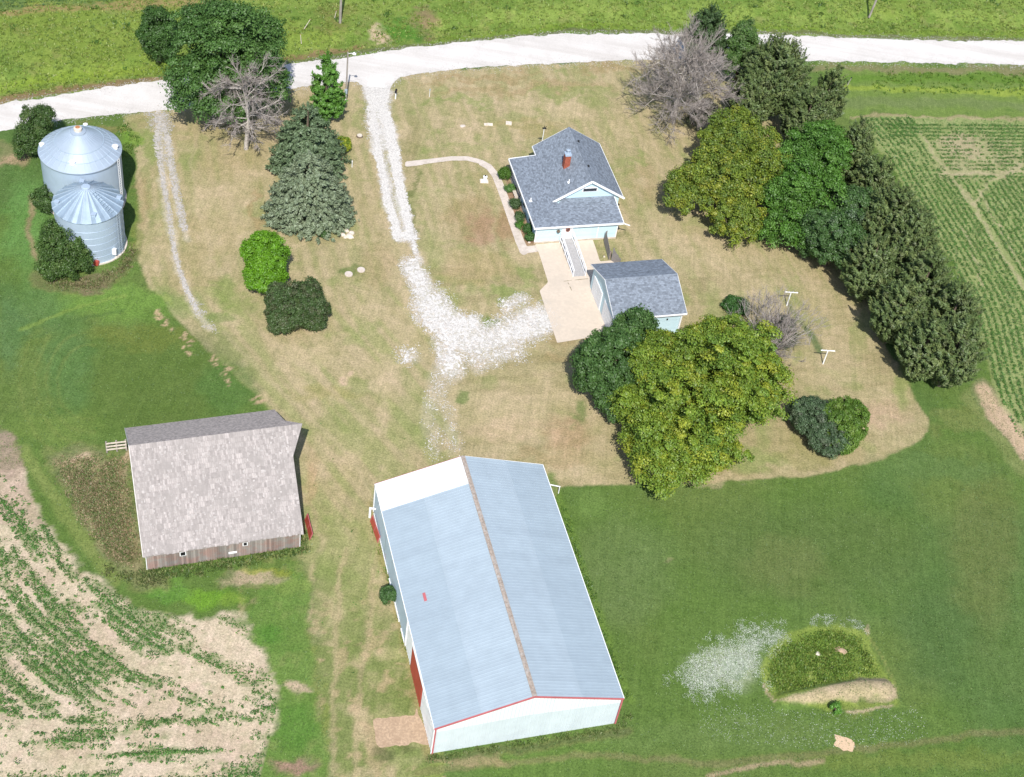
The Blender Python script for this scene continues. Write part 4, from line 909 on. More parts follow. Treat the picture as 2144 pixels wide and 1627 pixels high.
# ---------- ramp from the house door
def build_ramp():
    A = Vector(HOUSE.matrix_basis @ Vector((-3.26, -7.45, 0))); T = thing('access_ramp', 'grey wheelchair ramp with white handrails leading down from the house door', 'ramp', tuple(A), .35)
    L_ = 5.75; wd = .62; z0 = .50
    m = MB(); m.slab([(-wd, 0, z0), (-wd, -1.0, z0), (wd, -1.0, z0), (wd, 0, z0)], .1)
    n = 24
    for i in range(n):
        y0 = -1.0-(L_-1.0)*i/n; y1 = -1.0-(L_-1.0)*(i+.94)/n; za = z0*(1-i/n)+.06; zb = z0*(1-(i+.94)/n)+.06
        m.slab([(-wd, y0, za), (-wd, y1, zb), (wd, y1, zb), (wd, y0, za)], .06)
    m.build('deck', M['grey'], T)
    for s_ in (-1, 1):
        x = s_*(wd+.07); m = MB()
        for hh in (.92, .55): m.beam((x, -.1, z0+hh), (x, -1.0, z0+hh), .07, .07); m.beam((x, -1.0, z0+hh), (x, -L_, .06+hh), .07, .07)
        m.beam((x-s_*.0, -.1, z0), (x, -1.0, z0), .06, .16); m.beam((x, -1.0, z0), (x, -L_, .1), .06, .14)
        m.each('handrail', M['white'], T)
        for k in (.1, 1.0, 2.2, 3.4, 4.6, L_-.05):
            zz = z0 if k <= 1 else z0*(1-(k-1)/(L_-1))+.06; m = MB(); m.box(x-.04, -k-.04, .0, x+.04, -k+.04, zz+.95); m.build('post', M['white'], T)
build_ramp()
# weathered wooden screens between house and garage
def fence(pts, h, label):
    A = Vector(at(*pts[0])); B = Vector(at(*pts[1])); T = thing('wood_screen', label, 'fence', tuple(A), math.atan2((B-A).y, (B-A).x), 'weathered wooden screens by the patio')
    L_ = (B-A).length; x = 0; r = random.Random(int(pts[0][0])); m = MB()
    while x < L_: m.box(x, -.015, .08, x+.115, .015, h[0]+(h[1]-h[0])*x/L_+r.uniform(-.05, .03)); x += .13
    m.build('boards', M['fencewood'], T); m = MB()
    for z in (.4, min(h)-.25): m.box(0, .017, z, L_, .06, z+.09)
    m.build('rail', M['fencewood'], T)
    for x in (0.04, L_-.06): m = MB(); m.box(x-.05, .062, 0, x+.05, .15, max(.9, h[0] if x < 1 else h[1])); m.build('post', M['oldwood'], T)
fence(((1264, 508), (1274, 545)), (1.7, 1.25), 'grey board screen beside the patio edge, nearer the house wall')
fence(((1279, 546), (1296, 556)), (1.75, .9), 'grey board screen tucked behind the garage roof edge')

# ================================================================== SMALL THINGS
def pole(px, py, h, r, mat, name, label, cat, lean=(0, 0), group=None, parts=None):
    P = at(px, py); T = thing(name, label, cat, tuple(P), 0, group); m = MB(); m.tube((0, 0, -.1), (lean[0], lean[1], h), r, r*.75, 10); m.build('pole_shaft' if h > 3 else 'post', mat, T)
    return T
T = pole(712, 48, 11.5, .17, M['polewood'], 'utility_pole', 'tall grey utility pole in the ditch grass beyond the road', 'utility pole', (0.05, 0))
m = MB(); m.beam((-1.2, .14, 10.6), (1.3, .14, 10.6), .1, .13); m.build('crossarm', M['polewood'], T)
for x in (-1.1, 0, 1.2): m = MB(); m.tube((x, .14, 10.66), (x, .14, 10.9), .06, .05, 8); m.build('insulator', M['glass'], T)
T = pole(1820, 35, 11, .15, M['polewood'], 'utility_pole', 'thin brown utility pole at the far right beyond the road', 'utility pole', (.9, .3))
m = MB(); m.beam((-.2, .4, 10.3), (2.1, .4, 10.3), .1, .12); m.build('crossarm', M['polewood'], T)
T = pole(724, 214, 6.9, .11, M['polewood'], 'yard_light_pole', 'yard light pole at the driveway mouth beside the bright green conifer', 'light pole')
m = MB(); m.tube((0, 0, 6.7), (.75, 0, 6.95), .035, .03, 8); m.build('arm', M['white'], T); m = MB(); m.tube((.75, 0, 6.8), (.75, 0, 7.0), .22, .10, 14); m.build('lamp_head', M['white'], T)
m = MB(); m.box(-.16, -.2, 1.3, .16, -.1, 1.9); m.build('meter_box', M['binmetal'], T)
m = MB(); m.box(-.03, -.15, 0, .03, -.11, 1.3); m.build('conduit', M['white'], T)
P = at(828, 207); T = thing('mailbox', 'mailbox with black top on white post by the driveway mouth', 'mailbox', tuple(P))
m = MB(); m.box(-.07, -.07, 0, .07, .07, 1.0); m.build('post', M['white'], T)
m = MB(); m.gable([(-.12, 1.0), (.12, 1.0), (.12, 1.16), (.07, 1.25), (-.07, 1.25), (-.12, 1.16)], -.28, .3); bx_ = m.build('box', M['black'], T)
m = MB(); m.box(.125, -.1, 1.1, .14, -.02, 1.3); m.build('flag', M['red'], bx_)
T = pole(899, 203, 1.1, .035, M['white'], 'marker_post', 'thin white marker post in the lawn right of the mailbox', 'post')
m = MB(); m.box(-.05, -.03, .85, .05, .03, 1.15); m.build('reflector', M['bluemetal'], T)
T = pole(1331, 180, .9, .045, M['white'], 'marker_post', 'white marker post near the bare grey tree by the road', 'post')
m = MB(); m.tube((0, 0, .9), (0, 0, .98), .06, .02, 8); m.build('post_cap', M['white'], T)
T = pole(737, 350, .8, .05, M['white'], 'marker_post', 'short white stake beside the blue spruce', 'post'); m = MB(); m.box(-.06, -.06, .8, .06, .06, .86); m.build('post_cap', M['white'], T)
T = pole(1774, 178, 1.1, .07, M['polewood'], 'fence_post', 'dark wooden post standing in the grass right of the cedars', 'post', (.25, .1)); m = MB(); m.box(.17, .02, 1.06, .33, .18, 1.13); m.build('post_cap', M['black'], T)
for (a, l_, lean, h) in (((635, 62), 'leaning pale fence stake in the ditch grass, the longer one near the road', (.75, .5), 1.3), ((631, 90), 'upright pale fence stake at the road edge grass', (-.15, .1), 1.1), ((700, 39), 'thin pale stake just left of the tall utility pole', (.2, .1), 1.1)):
    T = pole(*a, h, .045, M['stone'], 'fence_stake', l_, 'stake', lean, 'old fence stakes in the ditch'); m = MB(); m.tube((lean[0], lean[1], h), (lean[0]*1.03, lean[1]*1.03, h+.05), .05, .02, 6); m.build('tip', M['redtrim'], T)
# T-shaped clothesline posts
for px, py, l_ in ((1723, 762, 'white T-shaped clothesline post standing clear in the dry lawn'), (1647, 640, 'white T-shaped clothesline post partly behind the bare shrub')):
    T = thing('clothesline_post', l_, 'clothesline post', tuple(at(px, py)), .15, 'clothesline posts'); m = MB(); m.tube((0, 0, 0), (0, 0, 1.9), .07, .06, 10); m.build('post', M['white'], T)
    m = MB(); m.tube((-.75, 0, 1.92), (.75, 0, 1.92), .055, .055, 8)
    m.build('crossbar', M['white'], T); m = MB()
    for x in (-.6, -.2, .2, .6): m.tube((x, 0, 1.97), (x, 0, 2.05), .02, .02, 6)
    m.build('line_hooks', M['white'], T)
# rocks: ring of pale boulders
def rock(px, py, r_, h, seed, label, group=None, mat='stone', name='boulder'):
    rr = random.Random(seed); n = 9; m = MB(); lv = [(1., 0), (1.05, .35), (.82, .8), (.35, 1.)]
    j = [rr.uniform(.78, 1.15) for _ in range(n)]; ring = [[(q*r_*j[i]*rr.uniform(.93, 1.07)*math.cos(2*PI*i/n), q*r_*j[i]*rr.uniform(.9, 1.1)*.8*math.sin(2*PI*i/n), z*h) for i in range(n)] for q, z in lv]
    for a, b in zip(ring, ring[1:]):
        for i in range(n): k = (i+1) % n; m.poly([a[i], a[k], b[k], b[i]])
    m.poly(ring[-1]); o = m.build(name, M[mat]); P = at(px, py); o.location = (P[0], P[1], -.02); o.rotation_euler = (0, 0, rr.uniform(0, 3)); return tag(o, label, 'rock', group)
for i, (x, y, r_, w_) in enumerate([(726, 484, .30, 'topmost pale boulder of the stone ring'), (735, 489, .36, 'right-hand pale boulder of the stone ring'), (732, 496, .42, 'largest low boulder at the lower right of the stone ring'), (718, 493, .32, 'left-hand pale boulder of the stone ring'), (723, 498, .22, 'smallest boulder at the bottom of the stone ring')]):
    rock(x, y, r_, r_*.9, i+3, w_, 'ring of pale boulders in the yard')
for x, y, l_, r_ in ((730, 575, 'round concrete lid in the lawn, the one nearer the dark shrubs', .42), (756, 566, 'round concrete lid in the lawn, the one nearer the driveway', .42)):
    m = MB(); m.lathe([(r_, -.05), (r_, .12), (r_-.05, .16), (0, .17)], n=28); m.lathe([(r_*.55, .17), (r_*.53, .2), (0, .2)], n=24); o = m.build('tank_lid', M['walk']); o.location = tuple(at(x, y)); tag(o, l_, 'lid', 'round concrete lids in the lawn')
T = thing('tree_stump', 'low brown cut stump in the lawn beside the driveway', 'stump', tuple(at(753, 286)))
m = MB(); m.lathe([(.42, -.05), (.36, .1), (.33, .2)], n=16); m.build('bark_ring', M['bark'], T); m = MB(); m.lathe([(.32, .17), (.3, .22), (0, .21)], n=16); m.build('cut_face', M['stone'], T)
T = thing('well_head', 'white well cap on a square concrete pad beside the sidewalk', 'well', tuple(at(1013, 380)), .2)
m = MB(); m.box(-.45, -.35, 0, .5, .35, .08); m.build('pad', M['stone'], T); m = MB(); m.lathe([(.22, .08), (.22, .55), (.26, .56), (.24, .66), (.1, .7), (0, .7)], n=20, c=(.12, .1)); m.build('casing', M['white'], T)
m = MB(); m.box(-.35, -.3, .08, -.1, 0, .35); m.build('junction_box', M['white'], T)
m = MB(); m.lathe([(.1, .7), (.1, .78), (0, .8)], n=14, c=(.12, .1)); m.build('cap_bolt', M['black'], T)
rock(969, 264, .35, .12, 41, 'purplish flat stone in the front lawn, leftmost of the three slabs', 'stone slabs in the front lawn', 'walk', 'stone_slab')
m = MB(); m.box(-.55, -.25, 0, .5, .2, .06); m.box(-.2, .0, .06, .5, .2, .11); o = m.build('stone_slab', M['stone']); o.location = tuple(at(1023, 261)); o.rotation_euler = (0, 0, .2); tag(o, 'long pale slab in the front lawn, middle of the three slabs', 'rock', 'stone slabs in the front lawn')
m = MB(); m.box(-.35, -.3, 0, .35, .3, .14); o = m.build('stone_slab', M['stone']); o.location = tuple(at(1065, 259)); o.rotation_euler = (0, 0, .1); tag(o, 'square pale block in the front lawn, rightmost of the three slabs', 'rock', 'stone slabs in the front lawn')
# antenna mast beyond the house
P = at(1131, 322); T = thing('antenna_mast', 'thin white mast with small dark antenna behind the house', 'antenna', tuple(P)); m = MB(); m.tube((0, 0, 0), (0, 0, 3.6), .05, .04, 8); m.build('mast', M['white'], T)
m = MB(); m.box(-.22, -.06, 3.55, .26, .06, 3.68); m.box(-.03, -.05, 3.68, .05, .05, 3.95); m.tube((.1, 0, 3.68), (.25, 0, 4.0), .05, .02, 6); m.build('antenna_head', M['black'], T)
# hanging flower basket and wreath by the door
q = HOUSE.matrix_basis @ Vector((-4.35, -7.62, 1.75)); T = thing('hanging_basket', 'dark flower basket hanging beside the house door', 'flower basket', tuple(q)); m = MB(); m.lathe([(0, -.2), (.15, -.15), (.22, .0), (.2, .04), (0, .05)], n=16); m.build('basket', M['bark'], T); m = MB(); m.tube((0, 0, .05), (0, .05, .5), .012, .012, 5); m.build('hanger', M['black'], T)
q = HOUSE.matrix_basis @ Vector((-3.25, -7.5, 1.75)); m = MB(); n = 20
for i in range(n):
    for j in range(6):
        f = lambda i, j: ((.2+.07*math.cos(j*PI/3))*math.cos(i*2*PI/n), .07*math.sin(j*PI/3), (.2+.07*math.cos(j*PI/3))*math.sin(i*2*PI/n)); m.poly([f(i, j), f(i+1, j), f(i+1, j+1), f(i, j+1)])
o = m.build('door_wreath', simple('wreath', (.24, .09, .06), .5, 14, .9)); o.location = q; o.rotation_euler = (0, 0, .35); tag(o, 'round reddish wreath hung on the white house door', 'wreath')
# chairs/boards beside the porch and garden stones
q = at(1078, 410); T = thing('garden_bench', 'light wooden garden bench in the bed by the house wall', 'bench', tuple(q), .35+PI/2)
m = MB()
for i in range(4): m.box(-.7, -.25+i*.13, .42, .7, -.15+i*.13, .46)
m.build('seat', M['stone'], T); m = MB()
for z in (.58, .74): m.box(-.7, -.32, z, .7, -.28, z+.1)
m.build('backrest', M['stone'], T)
for x in (-.62, .62): m = MB(); m.box(x-.04, -.3, 0, x+.04, .2, .42); m.box(x-.03, -.34, .42, x+.03, -.28, .85); m.build('leg', M['stone'], T)
rock(1108, 508, .16, .2, 61, 'small white stone in the planting bed near the patio corner')
rock(1265, 538, .14, .14, 62, 'pale stone in the weeds below the board screen')
# pale metal boat-shaped tank glimpsed under the trees
P = at(1537, 262, .6); T = thing('propane_tank', 'long white tank half hidden between the cedar and yellow-green tree', 'tank', (P[0]-.4, P[1]+.6, 0), 2.2)
m = MB(); pr = [(0, -1.5), (.3, -1.42), (.46, -1.2), (.48, 0), (.46, 1.2), (.3, 1.42), (0, 1.5)]
for (r0, x0), (r1, x1) in zip(pr, pr[1:]):
    for i in range(20):
        a, b = 2*PI*i/20, 2*PI*(i+1)/20; m.poly([(x0, r0*math.cos(a), .8+r0*math.sin(a)), (x1, r1*math.cos(a), .8+r1*math.sin(a)), (x1, r1*math.cos(b), .8+r1*math.sin(b)), (x0, r0*math.cos(b), .8+r0*math.sin(b))])
m.build('tank_shell', M['whitemetal'], T, smooth=True)
for x in (-.9, .9): m = MB(); m.box(x-.08, -.3, 0, x+.08, .3, .4); m.build('leg', M['walk'], T)
m = MB(); m.tube((0, 0, 1.25), (0, 0, 1.45), .14, .12, 12); m.build('valve_dome', M['binmetal'], T)

# ================================================================== VEGETATION
def unit(v): return v/np.maximum(np.linalg.norm(v, axis=-1, keepdims=True), 1e-9)
def sph(r, n): return unit(r.normal(size=(n, 3)))
def leafcards(P, Nn, T, size, aspect, tint, rng):
    """diamond leaf cards: centre P, normal Nn, long axis T"""
    n = len(P); Nn = unit(Nn); T = unit(T-Nn*np.sum(T*Nn, 1, keepdims=True)); B = np.cross(Nn, T)
    s = (size*rng.uniform(.6, 1.3, n))[:, None]
    V = np.stack([P+T*s*aspect, P+B*s*.62, P-T*s*aspect*.8, P-B*s*.62], 1).reshape(-1, 3)
    return V, np.repeat(tint, 4, 0)
def clumps(C, D, L, R, nleaf, size, aspect, cols, rng, align=.0, outw=.6, cvar=.16, lvar=.18):
    """C clump centres, D their axis, L length, R radius. cols (m,3) one colour per clump"""
    m = len(C); k = m*nleaf; ci = np.repeat(np.arange(m), nleaf)
    q = sph(rng, k)*rng.uniform(0, 1, (k, 1))**.5*(1+.45*(rng.rand(k, 1) < .12)*rng.rand(k, 1))
    ax = D[ci]; along = np.sum(q*ax, 1, keepdims=True); perp = q-ax*along
    off = ax*along*L[ci, None]+perp*R[ci, None]; P = C[ci]+off
    Nn = unit(off)*outw+ax*.35+rng.normal(size=(k, 3))*.38+np.array([0, 0, .25])
    T = rng.normal(size=(k, 3))*(1-align)+(ax+unit(off)*.6)*align*2
    tint = (cols[ci]*.62+cols[rng.randint(0, m, k)]*.38)*rng.uniform(1-lvar, 1+lvar, (k, 1))
    return leafcards(P, Nn, T, size, aspect, tint, rng)
def crown_obj(name, V, tint, mat, parent):
    me = arr_mesh(name, V, np.arange(len(V)).reshape(-1, 4), mat, tint); return link(name, me, parent)
def palette(cols, w, m, rng, var=.14):
    cols = np.array(cols, float); i = rng.choice(len(cols), m, p=np.array(w)/sum(w)); return cols[i]*rng.uniform(1-var, 1+var, (m, 1))
def trunk(T, h, r, limbs, rng, mat='bark', base=(0, 0), start=.3):
    m = MB(); bx, by = base; pts = [Vector((bx, by, -.15))]; n = 5
    for i in range(1, n+1): pts.append(Vector((bx+rng.normal()*.06*i, by+rng.normal()*.06*i, h*i/n)))
    for i in range(n): m.tube(pts[i], pts[i+1], r*(1.15-.8*i/n), r*(1.15-.8*(i+1)/n), 8, cap=False)
    for e in limbs:
        k = rng.uniform(start, .8); j = int(k*n); a = pts[j].lerp(pts[j+1], k*n-j); b = Vector(e); c = a.lerp(b, .5)+Vector((0, 0, (b-a).length*.08))
        m.tube(a, c, r*.42, r*.24, 6, cap=False); m.tube(c, b, r*.24, r*.07, 5, cap=False)
    return m.build('trunk', M[mat], T, smooth=True)
def broad(label, cat, blobs, cols, w, seed, leaf=.17, dens=1., group=None, crad=(.55, 1.05), name='broadleaf_tree', flat=.0, pads=False, nl=90, trunk_r=.28, mat='leaf', lump=.22, zbias=-.55):
    """blobs: (px,py, rx_plan, ry_plan, zc) ellipsoids given by their centre, width and apparent height"""
    leaf *= .68; nl = int(nl*2.0); dens *= .92; crad = (crad[0]*.75, crad[1]*.95)
    rng = np.random.RandomState(seed); E = []
    for px, py, rx, ry, zc in blobs:
        c = at(px, py, zc); k = ppm(px, py, zc); a = rx/k; b2 = 2*(ry/k)**2-a*a; b = math.sqrt(max(b2, (.5*a)**2)); b = min(b, zc-.15 if zc > b*.6 else b); E.append((c, a, b))
    o = E[0][0]; T = thing(name, label, cat, (o[0], o[1], 0), 0, group); o = np.array([o[0], o[1], 0])
    Vs, Ts = [], []
    for c, a, b in E:
        c = c-o; area = 4*PI*((a*a)**1.6*.333+2*(a*b)**1.6*.333)**(1/1.6); rc0 = (crad[0]+crad[1])/2
        m = int(dens*area/(rc0*rc0*1.35)); d = sph(rng, int(m*1.8)); d = d[d[:, 2] > zbias][:m]; m = len(d)
        lum = 1+lump*(vnoise(d[:, 0]*2.2+40+seed, d[:, 1]*2.2+d[:, 2]*1.7+40, seed)-.5)*2
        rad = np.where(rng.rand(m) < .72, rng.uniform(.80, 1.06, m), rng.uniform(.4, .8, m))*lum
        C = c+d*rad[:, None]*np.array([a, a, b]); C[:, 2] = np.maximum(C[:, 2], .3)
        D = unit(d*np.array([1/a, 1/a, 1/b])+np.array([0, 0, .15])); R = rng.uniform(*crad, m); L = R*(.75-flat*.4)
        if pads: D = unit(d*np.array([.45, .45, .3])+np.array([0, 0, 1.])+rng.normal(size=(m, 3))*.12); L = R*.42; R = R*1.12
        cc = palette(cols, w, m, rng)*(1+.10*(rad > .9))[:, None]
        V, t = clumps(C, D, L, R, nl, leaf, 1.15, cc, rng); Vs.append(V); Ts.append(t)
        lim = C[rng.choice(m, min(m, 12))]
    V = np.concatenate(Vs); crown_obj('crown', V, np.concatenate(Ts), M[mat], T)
    c, a, b = E[0]; c = c-o; lims = []
    for c2, a2, b2 in E:
        c2 = c2-o
        for i in range(max(4, int(14/len(E)))): d = sph(rng, 1)[0]; d[2] = abs(d[2])*.6; lims.append(c2+d*np.array([a2, a2, b2])*.78)
    trunk(T, max(c[2], .6), trunk_r, lims, rng); return T
def conifer(label, cat, apex, h, r, cols, w, seed, kind='spruce', group=None, name='spruce_tree', low=.04, nb=None, leaf=.15, lean=(0, 0), nl=26):
    leaf *= .74; nl = int(nl*1.6)
    rng = np.random.RandomState(seed); P = at(apex[0], apex[1], h); T = thing(name, label, cat, (P[0], P[1], 0), 0, group)
    Cs, Ds, Ls, Rs = [], [], [], []; nb = nb or int(30*r*h/7)
    for i in range(nb):
        t = low+(1-low)*(1-math.sqrt(1-rng.uniform(0, .995))) ; ph = rng.uniform(0, 2*PI)
        env = (1-t)**(.60 if kind == 'spruce' else .62)*(1 if kind == 'spruce' else .55+.45*min(1, t/.25))
        Lb = r*env*rng.uniform(.78, 1.12)+.12; z0 = t*h
        dz = {'spruce': -.10, 'cedar': .75, 'fir': .30}[kind]; d = np.array([math.cos(ph), math.sin(ph), dz]); d /= np.linalg.norm(d)
        steps = max(2, int(Lb/.55))
        for s_ in range(steps):
            q = (s_+.6)/steps
            if q < .3 and Lb > 1.5: continue
            side = np.array([-math.sin(ph), math.cos(ph), 0])*rng.uniform(-.35, .35)*Lb*(1-q*.5)
            droop = -.10*Lb*q*q if kind == 'spruce' else .0
            c = np.array([0, 0, z0])+d*Lb*q+side+np.array([0, 0, droop+rng.uniform(-.1, .1)])
            if c[2] < .15: continue
            dd = d*.8+np.array([0, 0, .25 if kind == 'spruce' else .55])+rng.normal(size=3)*.2
            Cs.append(c); Ds.append(dd/np.linalg.norm(dd)); f = 1-.25*q
            Ls.append(rng.uniform(.36, .60)*(1.25 if kind == 'cedar' else 1)*f+.06); Rs.append(rng.uniform(.17, .30)*f+.05)
    for z in np.arange(.93, 1.0, .02): Cs.append(np.array([0, 0, z*h])); Ds.append(np.array([0, 0, 1.])); Ls.append(.35); Rs.append(.12)
    C = np.array(Cs); m = len(C); rr = np.hypot(C[:, 0], C[:, 1])
    cc = palette(cols, w, m, rng)
    V, t = clumps(C, np.array(Ds), np.array(Ls), np.array(Rs), nl, leaf, 1.5, cc, rng, align=.55, outw=.45) if kind != 'cedar' else clumps(C, np.array(Ds), np.array(Ls)*1.55, np.array(Rs)*.66, nl, leaf, 2.2, cc, rng, align=.75, outw=.45)
    V[:, 0] += V[:, 2]/h*lean[0]; V[:, 1] += V[:, 2]/h*lean[1]
    crown_obj('crown', V, t, M['needle'], T)
    m_ = MB(); m_.tube((0, 0, -.1), (lean[0]*.95, lean[1]*.95, h*.95), .05*r+.10, .03, 8); m_.build('trunk', M['bark'], T)
    return T
def bare(label, cat, px, py, h, a, seed, mat='deadwood', tw='twig', n1=16, n2=11, n3=6, r=.22, z0=.25, multi=False, group=None, name='dead_tree', flat=1., zc=None, up=.0, tr=.012):
    rng = np.random.RandomState(seed); P = at(px, py); T = thing(name, label, cat, tuple(P), 0, group); big = MB(); V = []; Fc = []
    def tri(p, q, r0, r1):
        d = unit((q-p)[None])[0]; u = np.cross(d, [.3, .2, 1.]); u /= np.linalg.norm(u)+1e-9; v = np.cross(d, u); b = len(V)*1
        base = sum(len(x) for x in ()) if False else b
        for c, rr in ((p, r0), (q, r1)):
            for k in range(3): an = 2*PI*k/3; V.append(c+(u*math.cos(an)+v*math.sin(an))*rr)
        for k in range(3): j = (k+1) % 3; Fc.append((b+k, b+j, b+3+j, b+3+k))
    top = np.array([0, 0, h*.72]); tk = [np.array([0, 0, -.1]), np.array([.05*h*rng.normal()*.3, .03*h*rng.normal()*.3, h*.32]), top+rng.normal(size=3)*.15]
    if not multi:
        big.tube(tk[0], tk[1], r*1.15, r*.8, 9, cap=False); big.tube(tk[1], tk[2], r*.8, r*.35, 8, cap=False)
    zc = zc or h*.55
    for i in range(n1):
        k = (i+.5)/n1; ph = i*2.4+rng.uniform(-.4, .4); th = math.acos(1-1.55*k) if not multi else math.acos(1-.75*k)
        e = np.array([math.sin(th)*math.cos(ph)*a, math.sin(th)*math.sin(ph)*a, zc+math.cos(th)*(h-zc)])*np.array([1, 1, 1.])*rng.uniform(.85, 1.05)
        e[2] = max(e[2], .8)
        s = np.array([rng.normal()*.15, rng.normal()*.15, 0.]) if multi else tk[1]+(tk[2]-tk[1])*rng.uniform(0, 1)*(1 if e[2] > zc else .3)
        if not multi and e[2] < h*.35: s = tk[0]+(tk[1]-tk[0])*rng.uniform(.6, 1)
        L_ = np.linalg.norm(e-s); mid = s+(e-s)*.5+rng.normal(size=3)*L_*.06+np.array([0, 0, L_*.08*(1 if e[2] > s[2] else 1.6)]); rb = r*(.36 if not multi else .22)*rng.uniform(.7, 1.1)
        pl = [s, s+(mid-s)*.5+rng.normal(size=3)*L_*.02, mid, mid+(e-mid)*.5+rng.normal(size=3)*L_*.03, e]; rad = [rb, rb*.8, rb*.6, rb*.35, rb*.12]
        for q in range(4): big.tube(pl[q], pl[q+1], rad[q], rad[q+1], 6, cap=False)
        for j in range(n2):
            k2 = rng.uniform(.22, 1.); qq = min(3, int(k2*4)); b0 = pl[qq]+(pl[qq+1]-pl[qq])*(k2*4-qq); d = unit((e-s)[None])[0]*.8+rng.normal(size=3)*.55+np.array([0, 0, up+.1]); d /= np.linalg.norm(d)
            l2 = L_*.36*rng.uniform(.5, 1.1)*(1.25-k2*.6); b1 = b0+d*l2*.55; b2 = b1+(d+rng.normal(size=3)*.25)*l2*.5
            tri(b0, b1, tr*1.8, tr*1.3); tri(b1, b2, tr*1.3, tr*.6)
            for l in range(n3):
                k3 = rng.uniform(.2, 1); c0 = b0+(b2-b0)*k3; dd = d+rng.normal(size=3)*.65+np.array([0, 0, up]); dd /= np.linalg.norm(dd); l3 = l2*.45*rng.uniform(.5, 1.2); c1 = c0+dd*l3
                tri(c0, c1, tr*.9, tr*.45)
    if len(big.v): big.build('trunk' if not multi else 'stems', M[mat], T, smooth=True)
    link('branches', arr_mesh('branches', np.array(V), np.array(Fc), M[tw]), T); return T
def shrub(label, px, py, rx, ry, zc, cols, w, seed, leaf=.10, name='shrub', cat='shrub', group=None, nl=60, crad=(.22, .42), **k):
    return broad(label, cat, [(px, py, rx, ry, zc)], cols, w, seed, leaf, 1.1, group, crad, name, nl=nl, trunk_r=.06, **k)

G_dark = [(.050, .105, .024), (.038, .082, .020), (.070, .125, .030)]
# ---- north-west group
broad('huge dark green spreading tree standing over the gravel road', 'tree', [(478, 118, 100, 108, 8.6), (430, 175, 66, 62, 6.), (545, 160, 56, 66, 6.4), (455, 60, 66, 56, 12), (545, 70, 44, 44, 10), (412, 222, 34, 28, 4.2), (470, 215, 46, 34, 5)], [(.070, .150, .032), (.052, .115, .026), (.090, .175, .040)], (3, 2, 1.4), 3, leaf=.20, nl=85, crad=(.8, 1.45), name='oak_tree', lump=.3, pads=True, dens=.95, trunk_r=.45)
broad('small dense dark green tree at the meadow edge left of the huge tree', 'tree', [(328, 62, 37, 44, 4.2), (338, 100, 20, 22, 2.2)], [(.050, .115, .022), (.038, .085, .018)], (2, 1), 4, leaf=.15, crad=(.4, .75), name='broadleaf_tree')
bare('dead grey tree with drooping bare branches in front of the huge dark tree', 'dead tree', 515, 312, 12.2, 4.7, 7, n1=32, n2=15, n3=12, r=.24, zc=6.0, tr=.018)
conifer('bright green pointed conifer next to the yard light pole', 'conifer', (686, 110), 9.2, 2.7, [(.085, .20, .028), (.065, .155, .022), (.12, .25, .04)], (3, 2, 1), 11, 'fir', name='fir_tree', nb=150, nl=34, leaf=.16)
SP = [(.180, .225, .135), (.140, .185, .105), (.22, .27, .175)]
conifer('large blue-green spruce, the rear one with the bright conifer beside it', 'spruce', (645, 216), 8.6, 4.9, [(.125, .18, .092), (.095, .145, .070), (.155, .215, .12)], (3, 2, 1), 12, 'spruce', 'blue spruces beside the driveway', nb=330, nl=30, leaf=.15)
conifer('largest blue spruce, the front one with the whole broad skirt in view', 'spruce', (648, 318), 8.4, 5.3, SP, (3, 2, 1.4), 13, 'spruce', 'blue spruces beside the driveway', nb=480, nl=30, leaf=.15)
shrub('small yellow-green shrub tucked against the blue spruces', 717, 300, 17, 15, 1.0, [(.30, .32, .02), (.12, .20, .02)], (1, 1.3), 15)
broad('bright lime green small tree in the dry lawn', 'tree', [(556, 540, 44, 44, 3.0), (553, 580, 40, 28, 1.9), (555, 512, 28, 26, 3.8)], [(.115, .265, .012), (.085, .205, .010), (.15, .31, .02)], (3, 2, 1), 16, leaf=.13, crad=(.35, .6), nl=80, name='maple_tree')
broad('dark olive flat-topped bush in front of the lime green tree', 'bush', [(616, 640, 56, 56, 2.0), (648, 648, 40, 44, 1.6), (590, 672, 30, 36, 1.3), (648, 608, 24, 24, 2.2), (582, 618, 24, 26, 2.0), (662, 672, 20, 16, .9)], [(.060, .105, .030), (.085, .095, .045), (.045, .085, .022)], (3, 1.5, 2), 17, leaf=.13, crad=(.3, .6), nl=75, name='juniper_bush', lump=.12)
# ---- round the bins
BR = [(.065, .125, .030), (.045, .090, .020), (.10, .15, .04)]
broad('ragged dark green tree behind the large grain bin by the road', 'tree', [(78, 262, 38, 36, 3.2), (60, 300, 30, 32, 1.9), (100, 300, 26, 30, 2.0), (95, 240, 22, 18, 4.2)], BR, (2, 2, 1), 21, leaf=.13, crad=(.35, .75), nl=60, name='mulberry_tree', lump=.35)
broad('small dark green shrub between the two grain bins on their left', 'shrub', [(95, 418, 25, 32, 1.6)], BR, (2, 2, 1), 22, leaf=.12, crad=(.3, .6), nl=60, name='shrub', lump=.3)
broad('large bushy olive green shrub overlapping the smaller grain bin', 'shrub', [(128, 515, 50, 46, 2.3), (150, 545, 42, 28, 1.4), (110, 555, 34, 24, 1.1), (118, 480, 30, 26, 3.2)], [(.065, .125, .025), (.045, .090, .018), (.10, .155, .04)], (2, 2, 1), 23, leaf=.13, crad=(.35, .75), nl=65, name='mulberry_bush', lump=.3)
